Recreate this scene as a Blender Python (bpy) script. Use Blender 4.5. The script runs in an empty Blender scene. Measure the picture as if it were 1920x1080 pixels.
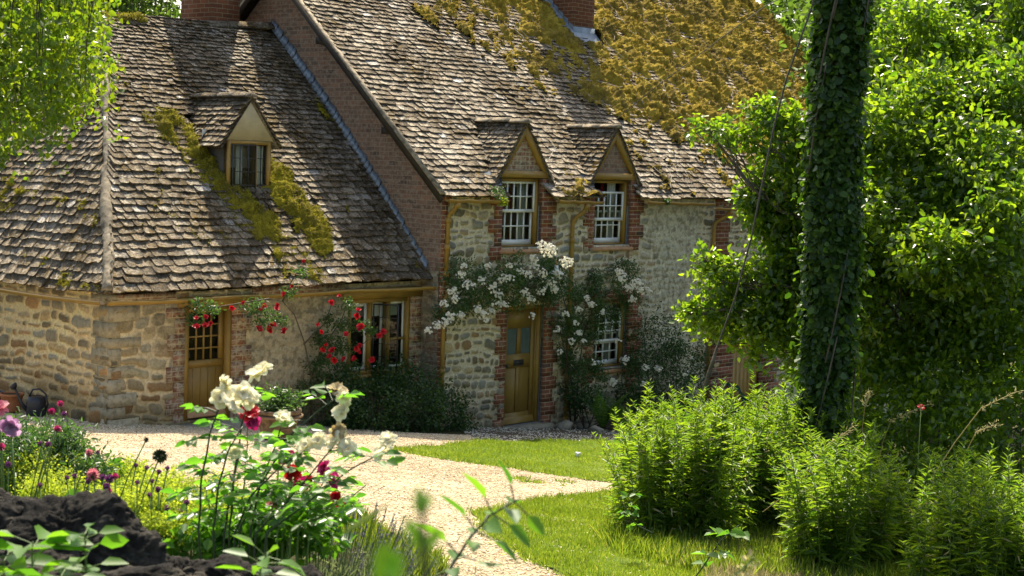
import bpy, math
import numpy as np
from mathutils import Vector, Matrix
from mathutils.geometry import delaunay_2d_cdt
rng = np.random.default_rng(7)
scn = bpy.context.scene
COL = scn.collection
# ------------------------------------------------------------------ camera, sky, sun, exposure
FP = 3000.0
CZ = 4.5
PITCH = math.atan(240 / FP)
ROLL = math.radians(2.0)
Fv = np.array([0, math.cos(PITCH), -math.sin(PITCH)])
R0 = np.array([1., 0, 0])
U0 = np.cross(R0, Fv)
Rv = math.cos(ROLL) * R0 + math.sin(ROLL) * U0
Uv = math.cos(ROLL) * U0 - math.sin(ROLL) * R0
CAM = np.array([0, 0, CZ])
cam = bpy.data.cameras.new('camera')
camo = bpy.data.objects.new('camera', cam)
COL.objects.link(camo)
m = Matrix.Identity(4)
for i in range(3):
    m[i][0], m[i][1], m[i][2], m[i][3] = Rv[i], Uv[i], -Fv[i], CAM[i]
camo.matrix_world = m
cam.sensor_width = 36
cam.lens = FP / 1920 * 36
cam.clip_end = 2000
cam.dof.use_dof = True
cam.dof.focus_distance = 17
cam.dof.aperture_fstop = 11
scn.camera = camo
w = bpy.data.worlds.new("World")
scn.world = w
w.use_nodes = True
nt = w.node_tree
sky = nt.nodes.new('ShaderNodeTexSky')
sky.sky_type = 'NISHITA'
sky.sun_disc = False
SUN_EL = math.radians(57)
sky.sun_elevation = SUN_EL
sky.sun_rotation = math.radians(-4)
sky.air_density = 1.0
sky.dust_density = 3.0
sky.ozone_density = 0.7
nt.nodes['Background'].inputs[1].default_value = 0.15
wb = nt.nodes.new('ShaderNodeMix'); wb.data_type = 'RGBA'; wb.blend_type = 'MULTIPLY'; wb.inputs[0].default_value = 1; wb.inputs[7].default_value = (1, .95, .86, 1)   # the photograph's warm white balance
nt.links.new(sky.outputs[0], wb.inputs[6]); nt.links.new(wb.outputs[2], nt.nodes['Background'].inputs[0])
sl = bpy.data.lights.new('sun', 'SUN')
sl.energy = 5.0
sl.angle = math.radians(0.5)
sl.color = (1.0, 0.91, 0.75)
so = bpy.data.objects.new('sun', sl)
COL.objects.link(so)
sd = Vector((-0.08 * math.cos(SUN_EL), math.cos(SUN_EL), math.sin(SUN_EL)))
so.rotation_euler = sd.to_track_quat('Z', 'Y').to_euler()
so.location = (0, 30, 40)
scn.view_settings.view_transform = 'Standard'
scn.view_settings.look = 'None'
scn.view_settings.exposure = 1.05
scn.view_settings.gamma = 1
scn.cycles.max_bounces = 9
scn.cycles.diffuse_bounces = 5
scn.cycles.transmission_bounces = 7
scn.cycles.transparent_max_bounces = 10
# ------------------------------------------------------------------ frame of the house
A = math.radians(42)
Dv = np.array([math.sin(A), math.cos(A), 0])
Nv = np.array([math.cos(A), -math.sin(A), 0])
Zv = np.array([0, 0, 1.])
O = np.array([0.2176, 26.85, 0.])


def ray(px, py): return Fv + Rv * (px - 960) / FP - Uv * (py - 540) / FP
def at(px, py, Y):
    d = ray(px, py)
    return CAM + d * (Y / d[1])
def loc2w(p):
    p = np.asarray(p, float)
    return O + p[..., 0:1] * Dv - p[..., 1:2] * Nv + p[..., 2:3] * Zv
def wall_pt(px, py, y):                      # point seen at a pixel on the plane y of the house frame
    P = O - Nv * y
    d = ray(px, py)
    p = CAM + d * (np.dot(P - CAM, Nv) / np.dot(d, Nv)) - O
    return np.array([p @ Dv, y, p[2]])
def sm(a, b, x):
    t = np.clip((x - a) / (b - a), 0, 1)
    return t * t * (3 - 2 * t)
def gz(X, Y):
    X = np.asarray(X, float); Y = np.asarray(Y, float)
    u = (X - O[0]) * Dv[0] + (Y - O[1]) * Dv[1]
    ww = (X - O[0]) * Nv[0] + (Y - O[1]) * Nv[1]
    z = -.1 * np.clip(u, -40, 14) + .04 * np.clip(ww, -12, 25)
    b = 1 - sm(5.6, 9.0, Y + np.clip(X, 0, 8) * .2)
    return z * (1 - b) + 2.9 * b * sm(-400, 0, Y) 
def ghit(px, py):
    d = ray(px, py)
    lo, hi = 3.0, 90.0
    for _ in range(50):
        mid = (lo + hi) / 2
        p = CAM + d * mid
        if p[2] > gz(p[0], p[1]): lo = mid
        else: hi = mid
    return CAM + d * lo
# ------------------------------------------------------------------ noise
def _h(ix, iy, iz, s):
    n = (ix * 374761393 + iy * 668265263 + iz * 2147483647 % 1000003 * 69069 + s * 974711) & 0xffffffff
    n = ((n ^ (n >> 13)) * 1274126177) & 0xffffffff
    return ((n ^ (n >> 16)) & 0xffff) / 65535.0
def vnoise(x, y, z=0.0, s=0):
    x = np.asarray(x, float); y = np.asarray(y, float); z = np.zeros_like(x) + z
    ix = np.floor(x).astype(np.int64); iy = np.floor(y).astype(np.int64); iz = np.floor(z).astype(np.int64)
    fx = x - ix; fy = y - iy; fz = z - iz
    fx = fx * fx * (3 - 2 * fx); fy = fy * fy * (3 - 2 * fy); fz = fz * fz * (3 - 2 * fz)
    r = 0
    for a in (0, 1):
        for b in (0, 1):
            for c in (0, 1):
                r = r + _h(ix + a, iy + b, iz + c, s) * (fx if a else 1 - fx) * (fy if b else 1 - fy) * (fz if c else 1 - fz)
    return r
def fbm(x, y, z=0.0, o=4, s=0):
    r = 0; a = .5; t = 0
    for i in range(o):
        r = r + a * vnoise(np.asarray(x) * 2 ** i, np.asarray(y) * 2 ** i, np.asarray(z) * 2 ** i, s + i * 17)
        t += a; a *= .5
    return r / t
# ------------------------------------------------------------------ mesh helpers
def mk(name, V, polys, mat=None, parent=None, smooth=False, mi=None, attrs=None):
    """one mesh object from a vertex array and a list of index arrays (each m x k)"""
    me = bpy.data.meshes.new(name)
    V = np.asarray(V, np.float32).reshape(-1, 3)
    polys = [np.asarray(p, np.int32) for p in polys if len(p)]
    ls = np.concatenate([np.full(len(p), p.shape[1], np.int32) for p in polys])
    li = np.concatenate([p.ravel() for p in polys])
    st = np.concatenate([[0], np.cumsum(ls)[:-1]]).astype(np.int32)
    me.vertices.add(len(V)); me.vertices.foreach_set('co', V.ravel())
    me.loops.add(len(li)); me.loops.foreach_set('vertex_index', li)
    me.polygons.add(len(ls)); me.polygons.foreach_set('loop_start', st); me.polygons.foreach_set('loop_total', ls)
    if smooth: me.polygons.foreach_set('use_smooth', np.ones(len(ls), bool))
    mats = mat if isinstance(mat, (list, tuple)) else [mat]
    for x in mats:
        if x: me.materials.append(x)
    if mi is not None: me.polygons.foreach_set('material_index', np.asarray(mi, np.int32))
    if attrs:
        for k, c in attrs.items():
            c = np.asarray(c, np.float32)
            if c.ndim == 1:
                at_ = me.attributes.new(k, 'FLOAT', 'POINT'); at_.data.foreach_set('value', c)
            else:
                at_ = me.attributes.new(k, 'FLOAT_COLOR', 'POINT')
                at_.data.foreach_set('color', np.concatenate([c, np.ones((len(c), 1), np.float32)], 1).ravel())
    me.update(calc_edges=True)
    me.validate()
    o = bpy.data.objects.new(name, me)
    COL.objects.link(o)
    if parent is not None: o.parent = parent
    return o
class MB:
    def __init__(s): s.v = []; s.p = {}; s.n = 0
    def add(s, V, F):
        V = np.asarray(V, float).reshape(-1, 3)
        for f in F: s.p.setdefault(len(f), []).append([i + s.n for i in f])
        s.v.append(V); s.n += len(V)
    def addk(s, V, F):
        V = np.asarray(V, float).reshape(-1, 3); F = np.asarray(F) + s.n
        s.p.setdefault(F.shape[1], []).extend(F.tolist())
        s.v.append(V); s.n += len(V)
    def box(s, x0, x1, y0, y1, z0, z1, bev=0.0):
        x0, x1 = min(x0, x1), max(x0, x1); y0, y1 = min(y0, y1), max(y0, y1); z0, z1 = min(z0, z1), max(z0, z1)
        s.add([(x, y, z) for z in (z0, z1) for y in (y0, y1) for x in (x0, x1)],
              [(0, 2, 3, 1), (4, 5, 7, 6), (0, 1, 5, 4), (2, 6, 7, 3), (0, 4, 6, 2), (1, 3, 7, 5)])
    def hexa(s, b, t):                        # bottom ring, top ring (same length)
        k = len(b)
        s.add(list(b) + list(t), [tuple(range(k))[::-1], tuple(range(k, 2 * k))] + [(i, (i + 1) % k, k + (i + 1) % k, k + i) for i in range(k)])
    def beam(s, a, b, w_, h_, up=(0, 0, 1)):
        a = np.asarray(a, float); b = np.asarray(b, float); d = b - a; d /= np.linalg.norm(d)
        sx = np.cross(d, up); sx /= np.linalg.norm(sx); uy = np.cross(sx, d)
        r = [sx * i * w_ / 2 + uy * j * h_ / 2 for i, j in ((-1, -1), (1, -1), (1, 1), (-1, 1))]
        s.hexa([a + q for q in r], [b + q for q in r])
    def tube(s, pts, rad, k=6, cap=True):
        pts = np.asarray(pts, float); n = len(pts)
        rad = np.full(n, rad, float) if np.isscalar(rad) else np.asarray(rad, float)
        t = np.gradient(pts, axis=0); t /= np.linalg.norm(t, axis=1)[:, None] + 1e-12
        a = np.array([0, 0, 1.]) if abs(t[0][2]) < .9 else np.array([1., 0, 0])
        V = []
        for i in range(n):
            e1 = np.cross(t[i], a); e1 /= np.linalg.norm(e1) + 1e-12; e2 = np.cross(t[i], e1); a = np.cross(e1, t[i])
            for j in range(k):
                g = 2 * math.pi * j / k
                V.append(pts[i] + rad[i] * (math.cos(g) * e1 + math.sin(g) * e2))
        F = [(i * k + j, i * k + (j + 1) % k, (i + 1) * k + (j + 1) % k, (i + 1) * k + j) for i in range(n - 1) for j in range(k)]
        if cap: F += [tuple(range(k))[::-1], tuple(range((n - 1) * k, n * k))]
        s.add(V, F)
    def lathe(s, prof, c=(0, 0, 0), k=24, wob=0):
        c = np.asarray(c, float); V = []
        for r, z in prof:
            for j in range(k):
                g = 2 * math.pi * j / k; V.append(c + (r * math.cos(g), r * math.sin(g), z))
        n = len(prof)
        F = [(i * k + j, i * k + (j + 1) % k, (i + 1) * k + (j + 1) % k, (i + 1) * k + j) for i in range(n - 1) for j in range(k)]
        s.add(V, F + [tuple(range(k))[::-1], tuple(range((n - 1) * k, n * k))])
    def build(s, name, mat, parent=None, smooth=False, attrs=None):
        return mk(name, np.concatenate(s.v), list(s.p.values()), mat, parent, smooth, attrs=attrs)
def tag(o, label=None, cat=None, group=None, kind=None):
    for k, v in (('label', label), ('category', cat), ('group', group), ('kind', kind)):
        if v: o[k] = v
    return o
def empty(name, loc, label=None, cat=None, group=None, rz=0):
    o = bpy.data.objects.new(name, None); COL.objects.link(o)
    o.location = tuple(float(c) for c in loc); o.rotation_euler = (0, 0, rz); o.empty_display_size = .2
    return tag(o, label, cat, group)
# ------------------------------------------------------------------ materials
class NT:
    def __init__(s, name):
        s.m = bpy.data.materials.new(name); s.m.use_nodes = True; s.t = s.m.node_tree
        s.b = s.t.nodes['Principled BSDF']; s.out = s.t.nodes['Material Output']
    def n(s, typ, **kw):
        x = s.t.nodes.new(typ)
        for k, v in kw.items():
            if k in x.inputs.keys() if not k.startswith('_') else False: x.inputs[k].default_value = v
            else: setattr(x, k.lstrip('_'), v)
        return x
    def l(s, a, b): s.t.links.new(a, b)
    def coord(s, sx=1, sy=1, sz=1, kind='Object'):
        tc = s.n('ShaderNodeTexCoord'); mp = s.n('ShaderNodeMapping'); mp.inputs['Scale'].default_value = (sx, sy, sz)
        s.l(tc.outputs[kind], mp.inputs['Vector']); return mp.outputs[0]
    def wallvec(s):                           # (x+y, z) : works on every vertical wall of the house frame
        tc = s.n('ShaderNodeTexCoord'); sp = s.n('ShaderNodeSeparateXYZ'); s.l(tc.outputs['Object'], sp.inputs[0])
        ad = s.n('ShaderNodeMath', _operation='ADD'); s.l(sp.outputs[0], ad.inputs[0]); s.l(sp.outputs[1], ad.inputs[1])
        cb = s.n('ShaderNodeCombineXYZ'); s.l(ad.outputs[0], cb.inputs[0]); s.l(sp.outputs[2], cb.inputs[1]); return cb.outputs[0]
    def noise(s, vec, scale, detail=4, rough=.55):
        x = s.n('ShaderNodeTexNoise'); x.inputs['Scale'].default_value = scale; x.inputs['Detail'].default_value = detail
        x.inputs['Roughness'].default_value = rough
        if vec is not None: s.l(vec, x.inputs['Vector'])
        return x.outputs['Fac']
    def ramp(s, fac, stops, interp='LINEAR'):
        r = s.n('ShaderNodeValToRGB'); r.color_ramp.interpolation = interp
        e = r.color_ramp.elements
        while len(e) < len(stops): e.new(.5)
        for i, (p, c) in enumerate(stops):
            e[i].position = p; e[i].color = (*c, 1) if len(c) == 3 else c
        s.l(fac, r.inputs[0]); return r.outputs[0]
    def mix(s, fac, a, b, mode='MIX'):
        x = s.n('ShaderNodeMix'); x.data_type = 'RGBA'; x.blend_type = mode
        for i, v in ((0, fac), (6, a), (7, b)):
            if hasattr(v, 'links'): s.l(v, x.inputs[i])
            else: x.inputs[i].default_value = v if i == 0 else (*v, 1)
        return x.outputs[2]
    def math(s, op, a, b=0.5):
        x = s.n('ShaderNodeMath'); x.operation = op
        for i, v in enumerate((a, b)):
            if hasattr(v, 'links'): s.l(v, x.inputs[i])
            else: x.inputs[i].default_value = v
        return x.outputs[0]
    def bump(s, h, strength=.5, dist=.02, normal=None):
        b = s.n('ShaderNodeBump'); b.inputs['Strength'].default_value = strength; b.inputs['Distance'].default_value = dist
        s.l(h, b.inputs['Height'])
        if normal is not None: s.l(normal, b.inputs['Normal'])
        s.l(b.outputs[0], s.b.inputs['Normal']); return b.outputs[0]
    def base(s, c):
        if hasattr(c, 'links'): s.l(c, s.b.inputs['Base Color'])
        else: s.b.inputs['Base Color'].default_value = (*c, 1)
    def rough(s, r, spec=.4):
        s.b.inputs['Roughness'].default_value = r; s.b.inputs['Specular IOR Level'].default_value = spec
def simple(name, c, r=.7, spec=.4, var=.15, scale=6, bump=.15, bscale=60):
    t = NT(name); v = t.coord()
    f = t.noise(v, scale, 5)
    t.base(t.ramp(f, [(.3, tuple(x * (1 - var) for x in c)), (.7, tuple(min(1, x * (1 + var)) for x in c))]))
    t.rough(r, spec)
    if bump: t.bump(t.noise(v, bscale, 3), bump, .01)
    return t.m
def m_leaf(name, dark, light, trans, tmix=.45, rough=.35, spec=.5, dead=None):
    t = NT(name); g = t.n('ShaderNodeNewGeometry')
    c = t.ramp(g.outputs['Random Per Island'], [(0, dark), (.92, light)] + ([(1.0, dead)] if dead else []))
    v = t.coord(kind='Object'); nz = t.noise(v, 1.3, 2)
    c = t.mix(t.ramp(nz, [(.35, (0, 0, 0)), (.65, (1, 1, 1))]), t.mix(.35, c, dark), c)
    t.base(c); t.rough(rough, spec)
    tr = t.n('ShaderNodeBsdfTranslucent')
    k = t.mix(1.0, c, tuple(a for a in trans), 'MULTIPLY')
    t.l(k, tr.inputs[0])
    mx = t.n('ShaderNodeMixShader'); mx.inputs[0].default_value = tmix
    t.l(t.b.outputs[0], mx.inputs[1]); t.l(tr.outputs[0], mx.inputs[2]); t.l(mx.outputs[0], t.out.inputs[0])
    return t.m
M = {}
# leaf materials: translucent tint multiplies the leaf colour (light passing through is yellower and stronger)
M['leaf_tree'] = m_leaf('tree leaf', (.035, .085, .008), (.13, .19, .016), (3.7, 3.5, 1.2), .50, .30, .7)
M['leaf_far'] = m_leaf('far tree leaf', (.035, .07, .015), (.10, .16, .03), (2.8, 2.8, 1.4), .4, .5, .3)
M['leaf_hang'] = m_leaf('birch leaf', (.045, .10, .010), (.12, .17, .012), (3.5, 3.1, 1.0), .47, .4, .45)
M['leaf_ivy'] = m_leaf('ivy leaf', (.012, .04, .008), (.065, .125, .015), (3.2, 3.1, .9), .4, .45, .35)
M['leaf_bush'] = m_leaf('dark bush leaf', (.012, .04, .010), (.055, .11, .02), (2.0, 2.4, 1.2), .25, .4, .4)
M['leaf_rose'] = m_leaf('rose leaf', (.035, .10, .015), (.12, .24, .025), (3.0, 3.3, 1.3), .5, .32, .55)
M['leaf_rambler'] = m_leaf('rambler leaf', (.025, .06, .015), (.07, .13, .03), (2.4, 2.6, 1.4), .35, .4, .5)
M['leaf_peren'] = m_leaf('perennial leaf', (.045, .105, .010), (.15, .21, .02), (3.0, 2.9, 1.1), .47, .4, .45)
M['leaf_lime'] = m_leaf('lady mantle bloom', (.20, .27, .025), (.44, .50, .05), (1.6, 1.6, 1.0), .5, .6, .2)
M['leaf_fern'] = m_leaf('fern frond', (.03, .08, .012), (.08, .15, .02), (2.6, 2.8, 1.2), .4, .45, .4)
M['leaf_hosta'] = m_leaf('hosta leaf', (.03, .08, .06), (.07, .14, .10), (1.6, 1.8, 1.4), .3, .4, .4)
M['leaf_near'] = m_leaf('near weed leaf', (.09, .20, .02), (.14, .27, .02), (3.2, 3.2, 1.0), .6, .7, .1)
M['dry_brown'] = m_leaf('dead leaf', (.10, .06, .025), (.28, .19, .09), (1.2, 1.1, 1.0), .2, .8, .1)
M['leaf_lavender'] = m_leaf('lavender leaf', (.08, .11, .06), (.20, .24, .13), (1.8, 1.8, 1.2), .35, .6, .2)
M['leaf_nettle'] = m_leaf('nettle leaf', (.035, .11, .012), (.11, .22, .02), (2.7, 2.7, 1.1), .45, .45, .4)
M['grass'] = m_leaf('grass blade', (.09, .16, .015), (.22, .285, .035), (2.2, 2.1, 1.1), .42, .45, .4, (.42, .40, .12))
M['dry'] = m_leaf('dry grass', (.30, .26, .12), (.52, .46, .25), (1.4, 1.4, 1.2), .35, .6, .3)
M['petal_white'] = m_leaf('white petal', (.82, .80, .70), (.90, .89, .82), (1.0, .99, .9), .5, .5, .3)
M['petal_cream'] = m_leaf('cream petal', (.86, .82, .62), (.92, .90, .76), (1.0, .98, .82), .55, .5, .3)
M['petal_faded'] = m_leaf('faded petal', (.35, .25, .12), (.80, .74, .52), (1.0, .92, .6), .4, .6, .2)
M['petal_red'] = m_leaf('red petal', (.40, .004, .012), (.62, .012, .03), (1.3, 1.0, 1.0), .35, .45, .4)
M['petal_magenta'] = m_leaf('magenta petal', (.38, .008, .10), (.62, .05, .26), (1.2, 1.0, 1.1), .4, .45, .4)
M['petal_purple'] = m_leaf('purple floret', (.10, .02, .10), (.28, .08, .24), (1.4, 1.2, 1.4), .3, .6, .2)
M['petal_pink'] = m_leaf('pink petal', (.55, .16, .22), (.72, .34, .36), (1.2, 1.1, 1.1), .45, .5, .3)
M['petal_mauve'] = m_leaf('mauve petal', (.38, .20, .34), (.60, .40, .54), (1.2, 1.1, 1.2), .45, .5, .3)
M['lavender'] = m_leaf('lavender spike', (.14, .13, .16), (.26, .24, .30), (1.2, 1.2, 1.3), .3, .6, .2)
M['stem'] = simple('green stem', (.10, .16, .03), .5, .4, .3, 10)
M['stem_dark'] = simple('dark rose stem', (.035, .055, .02), .5, .4, .4, 20)
M['bark'] = simple('bark', (.10, .085, .06), .85, .2, .4, 8, .6, 25)
M['bark_pale'] = simple('pale twig', (.38, .33, .25), .8, .2, .3, 8, .3, 25)
M['ochre'] = simple('ochre paint', (.31, .185, .036), .45, .45, .14, 5, .10, 60)
M['ochre_dark'] = simple('ochre door paint', (.27, .165, .036), .42, .45, .10, 3, .06, 70)
M['sill'] = simple('weathered sill paint', (.46, .25, .12), .6, .4, .18, 8, .2, 50)
M['white'] = simple('white gloss paint', (.80, .80, .76), .35, .5, .04, 4, .03, 60)
M['iron'] = simple('black iron casement', (.03, .03, .03), .45, .5, .2, 10)
M['curtain'] = simple('curtain cloth', (.75, .74, .68), .9, .1, .08, 3, 0)
M['curtain_red'] = simple('red curtain', (.22, .02, .03), .9, .1, .15, 3, 0)
M['lead'] = simple('sheet lead', (.20, .235, .27), .5, .4, .3, 5, .3, 18)
M['ridge_stone'] = simple('mottled ridge stone', (.24, .20, .14), .95, .15, .65, 11, .7, 30)
M['timber'] = simple('dark verge timber', (.035, .03, .022), .7, .3, .3, 8, .3, 40)
M['terracotta'] = simple('terracotta', (.42, .17, .075), .8, .3, .2, 6, .2, 50)
M['terracotta_old'] = simple('lichened terracotta', (.15, .10, .06), .9, .2, .6, 11, .5, 40)
M['can'] = simple('dark plastic watering can', (.02, .022, .03), .4, .5, .1, 5)
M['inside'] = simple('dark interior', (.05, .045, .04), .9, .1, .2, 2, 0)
M['render_beige'] = simple('weathered lime render', (.47, .43, .33), .9, .2, .14, 5, .4, 30)
M['stone_step'] = simple('stone step', (.28, .25, .19), .9, .2, .3, 8, .4, 40)
M['lamp_enamel'] = simple('white enamel', (.70, .72, .66), .4, .5, .06, 5, 0)
M['cable'] = simple('old wire rope', (.09, .08, .065), .7, .3, .3, 20)
def m_glass():
    t = NT('window glass')
    tp = t.n('ShaderNodeBsdfTransparent'); tp.inputs[0].default_value = (.75, .8, .77, 1)
    gl = t.n('ShaderNodeBsdfGlossy'); gl.inputs['Roughness'].default_value = .02
    fr = t.n('ShaderNodeFresnel'); fr.inputs['IOR'].default_value = 1.45
    nb = t.n('ShaderNodeBump'); nb.inputs['Strength'].default_value = .12; nb.inputs['Distance'].default_value = .02
    t.l(t.noise(t.coord(), 5, 2), nb.inputs['Height']); t.l(nb.outputs[0], gl.inputs['Normal'])
    mx = t.n('ShaderNodeMixShader'); t.l(fr.outputs[0], mx.inputs[0]); t.l(tp.outputs[0], mx.inputs[1]); t.l(gl.outputs[0], mx.inputs[2])
    t.l(mx.outputs[0], t.out.inputs[0]); t.t.nodes.remove(t.b); return t.m
M['glass'] = m_glass()
def m_obscure():
    t = NT('obscured door glass'); v = t.coord(60, 60, 200)
    t.base(t.ramp(t.noise(t.coord(), 3, 2), [(.3, (.05, .085, .08)), (.7, (.09, .13, .12))])); t.rough(.25, .6)
    t.bump(t.noise(v, 1.5, 2), .5, .01); return t.m
M['obscure'] = m_obscure()
def m_brick(name, c1, c2, c3, mortar, lime=.0):
    t = NT(name); v = t.wallvec()
    wob = t.n('ShaderNodeVectorMath'); wob.operation = 'ADD'
    nz = t.n('ShaderNodeTexNoise'); nz.inputs['Scale'].default_value = 3.0; t.l(v, nz.inputs['Vector'])
    sc = t.n('ShaderNodeVectorMath'); sc.operation = 'SCALE'; sc.inputs['Scale'].default_value = .02
    t.l(nz.outputs['Color'], sc.inputs[0]); t.l(v, wob.inputs[0]); t.l(sc.outputs[0], wob.inputs[1]); v = wob.outputs[0]
    b = t.n('ShaderNodeTexBrick'); t.l(v, b.inputs['Vector'])
    b.inputs['Scale'].default_value = 1; b.inputs['Brick Width'].default_value = .225; b.inputs['Row Height'].default_value = .075
    b.inputs['Mortar Size'].default_value = .006; b.inputs['Mortar Smooth'].default_value = .25; b.inputs['Bias'].default_value = 0
    b.inputs['Color1'].default_value = (0, 0, 0, 1); b.inputs['Color2'].default_value = (1, 1, 1, 1); b.inputs['Mortar'].default_value = (.5, .5, .5, 1)
    col = t.ramp(b.outputs['Color'], [(0, c3), (.22, c1), (.6, c2), (1, tuple(x * 1.25 for x in c1))])
    col = t.mix(t.ramp(t.noise(v, 30, 5, .7), [(.45, (0, 0, 0)), (.8, (.7, .7, .7))]), col, tuple(x * .45 for x in c1))
    if lime: col = t.mix(t.ramp(t.noise(v, 14, 5, .7), [(.55 - lime * .1, (0, 0, 0)), (.62, (.9, .9, .9))]), col, mortar)
    col = t.mix(b.outputs['Fac'], col, mortar)
    t.base(col); t.rough(.9, .2)
    h = t.math('SUBTRACT', t.math('MULTIPLY', t.noise(v, 40, 4), .4), b.outputs['Fac'])
    t.bump(h, .6, .012); return t.m
def m_qs():
    t = NT('corner stone'); v = t.coord(); g = t.n('ShaderNodeNewGeometry')
    c = t.ramp(g.outputs['Random Per Island'], [(0, (.34, .29, .19)), (.4, (.50, .41, .26)), (.7, (.42, .38, .28)), (1, (.56, .46, .29))])
    c = t.mix(t.ramp(t.noise(v, 12, 6, .75), [(.45, (0, 0, 0)), (.66, (.7, .7, .7))]), c, (.14, .115, .07)); t.base(c); t.rough(.95, .15); t.bump(t.noise(v, 24, 6, .7), .8, .03); return t.m
M['quoin_stone'] = m_qs()
M['brick'] = m_brick('quoin brick', (.26, .10, .055), (.20, .075, .045), (.08, .06, .055), (.44, .36, .23))
M['brick_limed'] = m_brick('lime splashed brick', (.27, .12, .07), (.20, .085, .05), (.10, .07, .06), (.46, .39, .26), 1.2)
M['brick_gable'] = m_brick('weathered gable brick', (.23, .125, .08), (.16, .11, .08), (.10, .075, .06), (.28, .225, .16), .8)
M['brick_chimney'] = m_brick('chimney brick', (.19, .075, .042), (.14, .058, .036), (.08, .04, .03), (.27, .21, .14))
def m_rubble():
    t = NT('rubble stone'); a = t.n('ShaderNodeAttribute'); a.attribute_name = 'col'
    v = t.coord(); c = a.outputs['Color']
    c = t.mix(t.ramp(t.noise(v, 26, 6, .7), [(.4, (0, 0, 0)), (.62, (.6, .6, .6))]), c, t.mix(.6, c, (.05, .04, .025)))
    c = t.mix(t.ramp(t.noise(v, 70, 3, .7), [(.55, (0, 0, 0)), (.75, (.5, .5, .5))]), c, (.62, .56, .42))
    t.base(c); t.rough(.95, .15)
    t.bump(t.math('ADD', t.noise(v, 30, 6, .7), t.math('MULTIPLY', t.noise(v, 110, 3), .4)), .7, .02); return t.m
M['rubble'] = m_rubble()
def m_tile(name, c0, c1, c2, moss_amt):
    t = NT(name); g = t.n('ShaderNodeNewGeometry'); v = t.coord()
    c = t.ramp(g.outputs['Random Per Island'], [(0, c0), (.45, c1), (.8, c2), (.97, (.42, .38, .31)), (1, (.55, .53, .49))])
    c = t.mix(t.ramp(t.noise(v, 22, 6, .75), [(.46, (0, 0, 0)), (.60, (1, 1, 1))]), c, t.mix(.80, c, (.035, .028, .018)))
    c = t.mix(t.ramp(t.noise(v, 48, 4, .7), [(.58, (0, 0, 0)), (.66, (.8, .8, .8))]), c, (.58, .55, .46))
    big = t.noise(v, 1.1, 4, .6)
    sm_ = t.math('MULTIPLY', t.ramp(big, [(.5 - moss_amt, (0, 0, 0)), (.62, (1, 1, 1))]), t.ramp(t.noise(v, 16, 5, .8), [(.45, (0, 0, 0)), (.56, (1, 1, 1))]))
    c = t.mix(sm_, c, t.ramp(t.noise(v, 5, 3), [(.4, (.05, .035, .015)), (.6, (.16, .10, .02))]))
    t.base(c); t.rough(.95, .15)
    t.bump(t.math('ADD', t.noise(v, 35, 6, .75), t.math('MULTIPLY', sm_, .6)), .9, .03); return t.m
M['tile'] = m_tile('stone roof slate', (.15, .12, .085), (.29, .245, .18), (.37, .315, .235), .06)
M['tile_wing'] = m_tile('mossy stone roof slate', (.135, .108, .072), (.27, .225, .165), (.35, .295, .215), .16)
def m_moss(name, a, b, c):
    t = NT(name); v = t.coord()
    col = t.ramp(t.noise(v, 3.2, 6, .7), [(.25, a), (.45, b), (.62, c), (.8, b)])
    col = t.mix(t.ramp(t.noise(v, 1.4, 3, .6), [(.45, (0, 0, 0)), (.65, (.75, .75, .75))]), col, (.13, .10, .035))
    t.base(col); t.rough(1, .1); t.bump(t.noise(v, 45, 5, .8), 1.0, .04); return t.m
M['moss'] = m_moss('golden moss', (.06, .045, .010), (.29, .205, .024), (.50, .37, .055))
M['moss_green'] = m_moss('green gold moss', (.05, .05, .010), (.20, .17, .018), (.40, .34, .03))
M['moss_tuft'] = m_leaf('golden moss tuft', (.12, .085, .014), (.56, .43, .08), (1.4, 1.3, 1.0), .3, .8, .1)
M['moss_tuft_green'] = m_leaf('green moss tuft', (.10, .09, .012), (.42, .38, .035), (1.4, 1.4, 1.0), .3, .8, .1)
def m_ground(name, stops, scale, bumpd, fine=90, speck=None):
    t = NT(name); v = t.coord(kind='Object')
    c = t.ramp(t.noise(v, scale, 6, .7), stops)
    c = t.mix(t.ramp(t.noise(v, .55, 4, .6), [(.42, (0, 0, 0)), (.62, (.75, .75, .75))]), c, stops[0][1])
    if speck: c = t.mix(t.ramp(t.noise(v, 26, 4, .8), [(.60, (0, 0, 0)), (.66, (.8, .8, .8))]), c, speck)
    t.base(c); t.rough(1, .1)
    t.bump(t.math('ADD', t.noise(v, fine, 4, .8), t.noise(v, 4, 4)), .8, bumpd); return t.m
M['gravel'] = m_ground('pale gravel', [(.25, (.36, .275, .16)), (.5, (.55, .45, .29)), (.75, (.66, .57, .39))], 30, .02, 90, (.26, .19, .11))
M['lawn'] = m_ground('lawn sward', [(.3, (.09, .15, .02)), (.55, (.17, .22, .04)), (.75, (.30, .29, .09))], 8, .03)
M['soil'] = m_ground('garden soil', [(.3, (.05, .055, .02)), (.6, (.10, .09, .04)), (.8, (.12, .12, .04))], 4, .06)
M['petal_ground'] = m_ground('worn flags under petals', [(.3, (.10, .085, .06)), (.6, (.17, .14, .10)), (.8, (.20, .18, .13))], 6, .02)
def m_pebble(name, cols):
    t = NT(name); g = t.n('ShaderNodeNewGeometry')
    t.base(t.ramp(g.outputs['Random Per Island'], [(i / (len(cols) - 1), c) for i, c in enumerate(cols)])); t.rough(.9, .2); return t.m
M['pebble'] = m_pebble('gravel pebble', [(.30, .21, .12), (.54, .41, .25), (.68, .56, .38), (.74, .66, .50), (.46, .36, .23)])
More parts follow.
